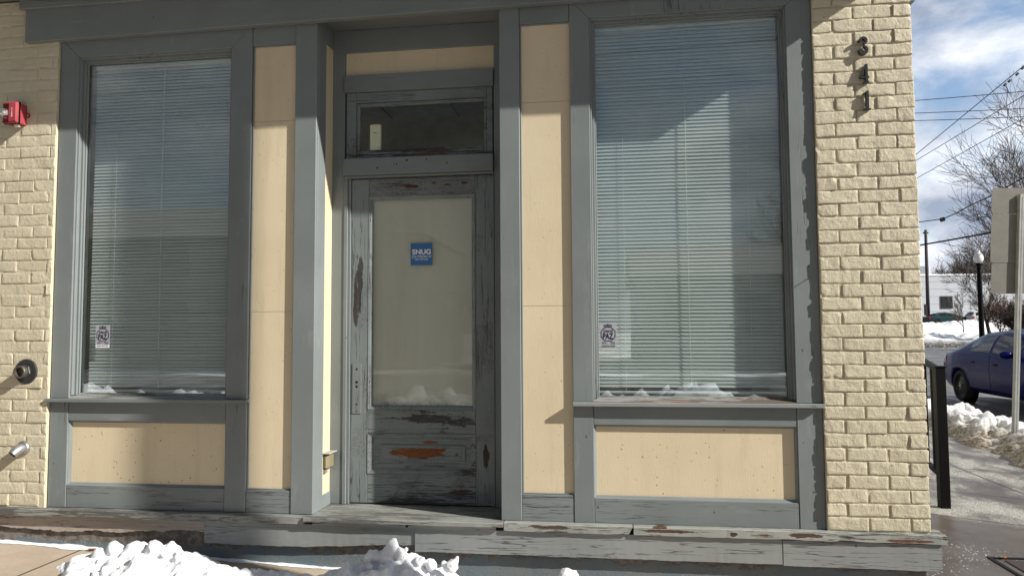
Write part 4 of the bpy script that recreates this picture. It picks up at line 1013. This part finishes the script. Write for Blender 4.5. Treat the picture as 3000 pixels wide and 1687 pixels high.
# ------------------------------------------------------------------ ploughed snow banks
def bank(label,fn,n,m,mat,loc,group=None,rough=.1,sc=2.2):
    bm=NB(); rows=[]
    for i in range(n+1):
        row=[]
        for j in range(m+1):
            x,y,z,env=fn(i/n,j/m)
            v=Vector((x*sc*.35,y*sc*.35,3.1)); k=mnoise.fractal(v,.9,2.1,5)*rough*1.6+mnoise.fractal(v*4,.9,2.1,4)*rough*.55
            row.append(bm.verts.new((x+.6*k*env*.5,y+.4*k*env*.3,z+k*env)))
        rows.append(row)
    for a,b in zip(rows,rows[1:]):
        for j in range(m): bm.faces.new((a[j],a[j+1],b[j+1],b[j]))
    return tag(obj('snow_bank',bm,mat,smooth=True,loc=loc),label,'snow bank',group=group or 'ploughed snow banks')
def near(u,v):
    y=-4+u*26; foot=7.25+.16*(y-2)+.22*mnoise.noise(Vector((y*.9,3,0))) if y>2 else 7.1+.2*mnoise.noise(Vector((y*.9,3,0)))
    foot=min(foot,7.95); end=9.35+.15*mnoise.noise(Vector((y*1.3,7,0))); x=foot+(end-foot)*v
    prof=math.sin(min(1,v*2.3)*math.pi/2)**.7*(1 if v<.5 else max(0,1-(v-.5)/.5)**.8)
    return x,y,-.45+.235*prof,min(1,prof*1.2)
bank('lumpy dirty edged snow bank along the kerb between pavement and blue car',near,300,60,MAT['snowd'],(8.5,6,-.42),rough=.085,sc=8)
def far1(u,v):
    r=22+u*40; f=57+v*8; h=(.72+.25*mnoise.noise(Vector((r*.25,1,0))))*math.sin(min(1,v*1.8)*math.pi/2); q=RF(r,f); return q.x,q.y,-.47+h*1.45,min(1,v*3)
q=RF(40,58); bank('roadside snow bank with blackened foot, across the street',far1,240,26,MAT['snowf'],(q.x,q.y,-.47),rough=.16,sc=2.5)
def far2(u,v):
    r=24+u*45; f=69+v*7.3; h=2.12*math.sin(min(1,v*1.5)*math.pi/2)+.35*mnoise.noise(Vector((r*.2,5,0)))*v; q=RF(r,f); return q.x,q.y,-.47+h,min(1,v*2)
q=RF(42,70); bank('higher white snow bank in front of the cars at the warehouse',far2,240,26,MAT['snow'],(q.x,q.y,-.47),rough=.2,sc=1.6)
# snow bank and trees across the road behind the camera, seen only mirrored in the panes
def back(u,v):
    x=-16+u*34; y=-6.6-v*2.4; h=.52*math.sin(v*math.pi)**.7*max(.12,.75+.9*mnoise.noise(Vector((x*.55,9,0)))); return x,y,-.5+h,min(1,v*3)*min(1,(1-v)*3)
bank('broken dirty snow bank along the front street kerb, mirrored low in the windows',back,240,24,MAT['snowd'],(0,-7.8,-.5),rough=.17,sc=9)
for i,(x,y,h) in enumerate(((-9,-31,9.5),(14.5,-36,14))):
    grow(('bare street tree mirrored low in the left window','tall bare street tree mirrored near the right edge of the right window')[i],'bare_tree',x,y,-.5,h,190+i*7,bk,levels=5,spread=.55,kids=(2,4),up=.2,group='bare trees across the front street',rmin=.012)
for i,(z,y,lab) in enumerate(((6.25,-9,'highest front street wire mirrored in the right window'),(6.0,-9.2,'second front street wire mirrored in the right window'),(5.35,-8.8,'third front street wire mirrored in the right window'),(3.95,-9.3,'lowest front street wire mirrored in the right window'))):
    wire(lab,(-6,y,z-.06*i),(14,y+.3,z+.35),.008,.15,(2.,2.),'front street wires mirrored in the glass')

def across(label,x0,x1,y0,y1,h,wallc,seed,gable):
    T=thing('house',label,'house',((x0+x1)/2,y1,-.5),group='houses across the front street')
    bm=NB(); box(bm,x0,x1,y0,y1,-.6,h); obj('wall',bm,plain('far wall '+str(seed),wallc,.8,var=.15,bump=.3),T)
    bm=NB(); ym=(y0+y1)/2
    A=[bm.verts.new(p) for p in ((x0-.3,y0-.3,h+.01),(x1+.3,y0-.3,h+.01),(x1+.3,y1+.3,h+.01),(x0-.3,y1+.3,h+.01),(x0-.3,ym,h+gable),(x1+.3,ym,h+gable))]
    for f in ((0,1,2,3),(0,1,5,4),(2,3,4,5),(0,3,4),(1,2,5)): bm.faces.new([A[i] for i in f])
    obj('roof',bm,plain('far roof '+str(seed),(.12,.11,.105),.8),T)
    n=int((x1-x0)/3.2)
    for k in range(n):
        for z in ((.9,2.5),(3.6,5.1)):
            if z[1]>h-.3: continue
            xx=x0+1.2+k*3.2; bm=NB(); box(bm,xx,xx+1.1,y1+.002,y1+.07,z[0],z[1]); W_=obj('window',bm,woodd,T); bm=NB(); box(bm,xx+.1,xx+1.0,y1+.072,y1+.09,z[0]+.1,z[1]-.1); obj('pane',bm,plain_dark,W_)
plain_dark=plain('dark far pane',(.02,.022,.025),.1,.5,bump=0)
across('two storey dark grey house across the street, mirrored in the left window',-34,-5,-36,-26.5,5.4,(.105,.10,.10),1,2.2)
across('low grey green clapboard house across the street, mirrored in the right window',4.5,15.5,-38,-27,3.3,(.13,.135,.13),2,2.0)
# ------------------------------------------------------------------ cars
def lerp(tab,s):
    if s<=tab[0][0]: return tab[0][1]
    for (a,b),(c,d) in zip(tab,tab[1:]):
        if s<=c:
            t=(s-a)/(c-a); t2=t*t*(3-2*t)*.5+t*.5
            return b+(d-b)*t2
    return tab[-1][1]
def car_paint(name,c,dirt=.5):
    m=M(name,.3,.08); m.b.inputs['Coat Weight'].default_value=.0; m.b.inputs['Coat Roughness'].default_value=.06
    z=m.sep()[2]; k=m.ramp(m.math('ADD',z,m.math('MULTIPLY',m.noise(3,6,.7),.5)),.35,.95,1,0)
    f=m.math('MULTIPLY',k,dirt); m.color(m.mix(f,c,(.13,.13,.15))); m.rough(m.math('ADD',.22,m.math('MULTIPLY',f,.6))); return m.m
tyre=plain('tyre rubber',(.018,.018,.018),.8,.2); rimm=plain('black steel rim',(.022,.021,.021),.45,.4,metal=.3); hubm=plain('worn hub metal',(.35,.34,.32),.35,.5,metal=.8)
cg=M('car window glass',.05,.35); cg.color((.014,.014,.013)); cg=cg.m
chrome=plain('plastic trim',(.02,.02,.022),.5); tail=plain('tail light',(.35,.012,.015),.15,.6,var=.05,bump=0); head=plain('head light',(.6,.6,.62),.1,.7,bump=0)
SEDAN=dict(L=4.85,hw=.90,axles=(1.02,3.80),
 top=[(0,.70),(.05,.92),(.25,1.03),(.6,1.07),(.8,1.13),(1.35,1.40),(1.7,1.475),(2.3,1.50),(2.75,1.46),(3.1,1.35),(3.75,1.08),(4.3,.99),(4.65,.86),(4.8,.70),(4.85,.55)],
 belt=[(0,.66),(.1,.86),(.3,.97),(1,1.03),(2,1.0),(3,.965),(3.9,.93),(4.4,.86),(4.7,.74),(4.85,.52)],
 roofw=[(0,.6),(.8,.62),(1.3,.60),(2,.60),(3,.60),(3.6,.66),(4.0,.72),(4.85,.5)],
 wid=[(0,.70),(.2,.83),(.7,.885),(2.4,.90),(4.0,.885),(4.5,.82),(4.75,.70),(4.85,.6)],
 low=[(0,.42),(.15,.30),(.6,.22),(4.4,.2),(4.7,.25),(4.85,.36)],
 win=((1.40,2.20),(2.30,3.14)),rear=(.84,1.52),wind=(2.82,3.70),cab=(1.0,3.9))
WAGON=dict(SEDAN,top=[(0,.72),(.04,.98),(.15,1.22),(.45,1.50),(.9,1.60),(2.0,1.62),(2.9,1.56),(3.25,1.42),(3.9,1.10),(4.3,1.02),(4.65,.88),(4.8,.70),(4.85,.55)],
 roofw=[(0,.6),(.4,.62),(1,.62),(3,.62),(3.6,.66),(4.0,.72),(4.85,.5)],
 win=((.50,1.30),(1.36,2.25),(2.34,3.25)),rear=(.10,.42),wind=(2.98,3.84),cab=(.1,3.9))
def ring(S,s):
    """right half of a cross-section from the floor centre over the flank to the roof centre"""
    zt=lerp(S['top'],s); zb=lerp(S['low'],s); be=min(lerp(S['belt'],s),zt-.02); w=lerp(S['wid'],s); rw=min(lerp(S['roofw'],s),w-.06)
    g=max(0,min(1,(zt-be)/.35)); rw=w-.10+(rw-(w-.10))*g
    zr=zt-.055*g-.012
    p=[(0,zb),(w*.55,zb),(w*.90,zb+.02),(w*.975,zb+.12),(w*.985,zb+.25),(w,be*.70),(w*.995,be*.80),(w*.985,be-.09),(w*.975,be-.035),(w*.955,be)]
    bx,bz=p[-1]
    for k in (.2,.4,.6,.8,1.): p.append((bx+(rw-bx)*k+.035*math.sin(math.pi*k)*g,bz+(zr-bz)*k))
    for k in (.25,.6,1.): p.append((rw*(1-k),zr+(zt-zr)*math.sin(k*math.pi/2)))
    out=[]
    for i,(x,z) in enumerate(p):
        if x>w*.5 and z<be:
            for a in S['axles']:
                dx=s-a; Rr=.385
                if abs(dx)<Rr:
                    za=.31+math.sqrt(Rr*Rr-dx*dx)
                    if z<za and i>=2: z=za-.001*(9-i)
                fl=math.exp(-(dx/.42)**2)*.022
                if i in(5,6,4): x+=fl
        out.append((x,z))
    return out
def make_car(name,label,S,mat,pos,ang,detail=True,group=None):
    T=thing(name,label,'car',pos,group); P=Vector(pos); c,sn=math.cos(ang),math.sin(ang); L=S['L']
    def W(s,x,z): # s along the car from its tail, x to its right
        a=s-L/2; return P+Vector((a*c+x*sn,a*sn-x*c,z))
    ss=[0,.02,.05,.1]+[.15+i*.06 for i in range(77)]+[4.80,4.83,L]
    dr=((1.42,2.25),(2.27,3.30)) if detail else ()
    bm=NB(); doors=[[NB(),NB()] for _ in dr]; prev={}
    segs=sorted(set(ss+[x for d in dr for x in (d[0],d[1])]))
    for side in (1,-1):
        for a,b in zip(segs,segs[1:]):
            ra,rb=ring(S,a),ring(S,b)
            for i in range(len(ra)-1):
                tgt=bm; off=0
                for k,(d0,d1) in enumerate(dr):
                    if d0-1e-6<=a and b<=d1+1e-6 and 3<=i<9: tgt=doors[k][0 if side>0 else 1]; off=.004
                q=[W(a,side*(ra[i][0]+off),ra[i][1]),W(b,side*(rb[i][0]+off),rb[i][1]),W(b,side*(rb[i+1][0]+off),rb[i+1][1]),W(a,side*(ra[i+1][0]+off),ra[i+1][1])]
                try: tgt.faces.new([tgt.verts.new(v) for v in q])
                except ValueError: pass
        for s in (0,L):
            r=ring(S,s); bm.faces.new([bm.verts.new(W(s,side*x,z)) for x,z in r])
    def weld(b): bmesh.ops.remove_doubles(b,verts=b.verts[:],dist=.0008)
    weld(bm); obj('body',bm,mat,T,smooth=True)
    for k in range(len(dr)):
        for q in (0,1):
            b=doors[k][q]; weld(b); D_=obj('door',b,mat,T,smooth=True)
            side=1 if q==0 else -1; s=dr[k][0]+.16 ; hb=NB(); r=ring(S,s)[6]
            tube(hb,[W(s-.09,side*(r[0]+.012),r[1]+.03),W(s,side*(r[0]+.034),r[1]+.032),W(s+.1,side*(r[0]+.012),r[1]+.028)],[.012,.018,.012],8); obj('handle',hb,chrome,D_,smooth=True)
    # glazing
    def patch(s0,s1,k0,k1,side,off,n=10,trim=None):
        b=NB(); g=[]
        for i in range(n+1):
            s=s0+(s1-s0)*i/n; r=ring(S,s); row=[]
            for k in range(5):
                t=k0+(k1-k0)*k/4; j=9+min(4.999,t*5); a,bb=r[int(j)],r[min(int(j)+1,14)]; f=j-int(j)
                row.append(b.verts.new(W(s,side*(a[0]+(bb[0]-a[0])*f+off),a[1]+(bb[1]-a[1])*f+off*.3)))
            g.append(row)
        for a,bb in zip(g,g[1:]):
            for k in range(4): b.faces.new((a[k],a[k+1],bb[k+1],bb[k]))
        return b
    for side in (1,-1):
        for (a,b_) in S['win']: obj('side_window',patch(a,b_,.10,.86,side,.007),cg,T,smooth=True)
    def cap(s0,s1):
        b=NB(); g=[]
        for i in range(9):
            s=s0+(s1-s0)*i/8; r=ring(S,s); pr=r[13:]; row=[(x*.93,z) for x,z in pr]; full=[(x,z) for x,z in row]+[(-x,z) for x,z in row[-2::-1]]
            g.append([b.verts.new(W(s,x,z+.008)) for x,z in full])
        for a,bb in zip(g,g[1:]):
            for k in range(len(a)-1): b.faces.new((a[k],a[k+1],bb[k+1],bb[k]))
        return b
    obj('windscreen',cap(*S['wind']),cg,T,smooth=True); obj('rear_window',cap(*S['rear']),cg,T,smooth=True)
    for a in S['axles']:
        for side in (1,-1):
            w=S['hw']-.02; b=NB(); ax=W(0,side,0)-W(0,0,0); o=W(a,side*(w-.20),.325)
            lathe(b,[(.20,.02),(.30,0),(.322,.03),(.327,.1),(.322,.18),(.30,.205),(.225,.20),(.215,.17)],o,ax,32); wh=obj('tyre',b,tyre,T,smooth=True); wh.name='wheel'
            b=NB(); lathe(b,[(.222,.196),(.215,.165),(.19,.15),(.15,.165),(.10,.178),(.06,.172),(.05,.19),(0,.192)],o,ax,28); obj('rim',b,rimm,wh,smooth=True)
            b=NB(); aa=ax.normalized(); e=Vector((0,0,1)); u=aa.cross(e)
            for k in range(5):
                qd=o+(u*math.cos(k*1.2566)+e*math.sin(k*1.2566))*.057; lathe(b,[(0,.17),(.012,.172),(.011,.196),(0,.197)],qd,aa,8)
            lathe(b,[(0,.188),(.03,.19),(.028,.2),(0,.204)],o,aa,14); obj('lug_nut',b,hubm,wh)
            b=NB()
            for k in range(10):
                qd=o+(u*math.cos(k*.628+.3)+e*math.sin(k*.628+.3))*.125; lathe(b,[(0,.1745),(.016,.1755),(0,.176)],qd,aa,8)
            obj('rim_hole',b,MAT['dark'],wh)
            b=NB(); lathe(b,[(0,.0),(.37,0),(.37,.005),(0,.005)],o,ax,24); obj('wheel_well',b,MAT['dark'],T)
    for side in (1,-1):
        if detail:
            b=NB(); r=ring(S,3.08)[9]; q=W(3.04,side*(r[0]+.12),r[1]+.06)
            bmesh.ops.create_icosphere(b,subdivisions=3,radius=1); f=Vector((c,sn,0)); u=Vector((sn,-c,0))
            for v in b.verts:
                x,y,z=v.co; x=max(-.6,x); v.co=q+f*x*.075+u*y*.12+Vector((0,0,z*.075))
            tube(b,[W(3.08,side*(r[0]-.01),r[1]+.02),W(3.06,side*(r[0]+.08),r[1]+.03)],[.03,.025],8); obj('mirror',b,mat,T,smooth=True)
        b=NB(); g=[]
        for i in range(7):
            s=.03+.30*i/6; r=ring(S,s); g.append([b.verts.new(W(s-.004,side*(x+.007),z)) for x,z in (r[6],r[7],r[8],r[9])])
        for a,bb in zip(g,g[1:]):
            for k in range(3): b.faces.new((a[k],a[k+1],bb[k+1],bb[k]))
        obj('tail_light',b,tail,T,smooth=True)
        b=NB(); g=[]
        for i in range(7):
            s=4.82-.34*i/6; r=ring(S,s); g.append([b.verts.new(W(s+.006,side*(x+.006),z)) for x,z in (r[6],r[7],r[8],r[9])])
        for a,bb in zip(g,g[1:]):
            for k in range(3): b.faces.new((a[k],a[k+1],bb[k+1],bb[k]))
        obj('headlight',b,head,T,smooth=True)
    return T
make_car('parked_car','dark blue sedan with black steel wheels parked at the kerb behind the snow bank',SEDAN,car_paint('dark blue car paint',(.004,.007,.075),.05),(11.42,10.75,-.46),R_(-90))
q=RF((2766-1500)/2120.8*83,83); make_car('parked_car','dark teal sedan parked by the warehouse, left of the sapling',SEDAN,car_paint('teal car paint',(.02,.045,.055),.3),(q.x,q.y,1.43),R_(7.75),False,'cars parked by the warehouse')
q=RF((2895-1500)/2120.8*82,82); make_car('parked_car','white wagon parked by the warehouse, right of the lamp post',WAGON,car_paint('white car paint',(.55,.56,.57),.3),(q.x,q.y,1.43),R_(7.75),False,'cars parked by the warehouse')
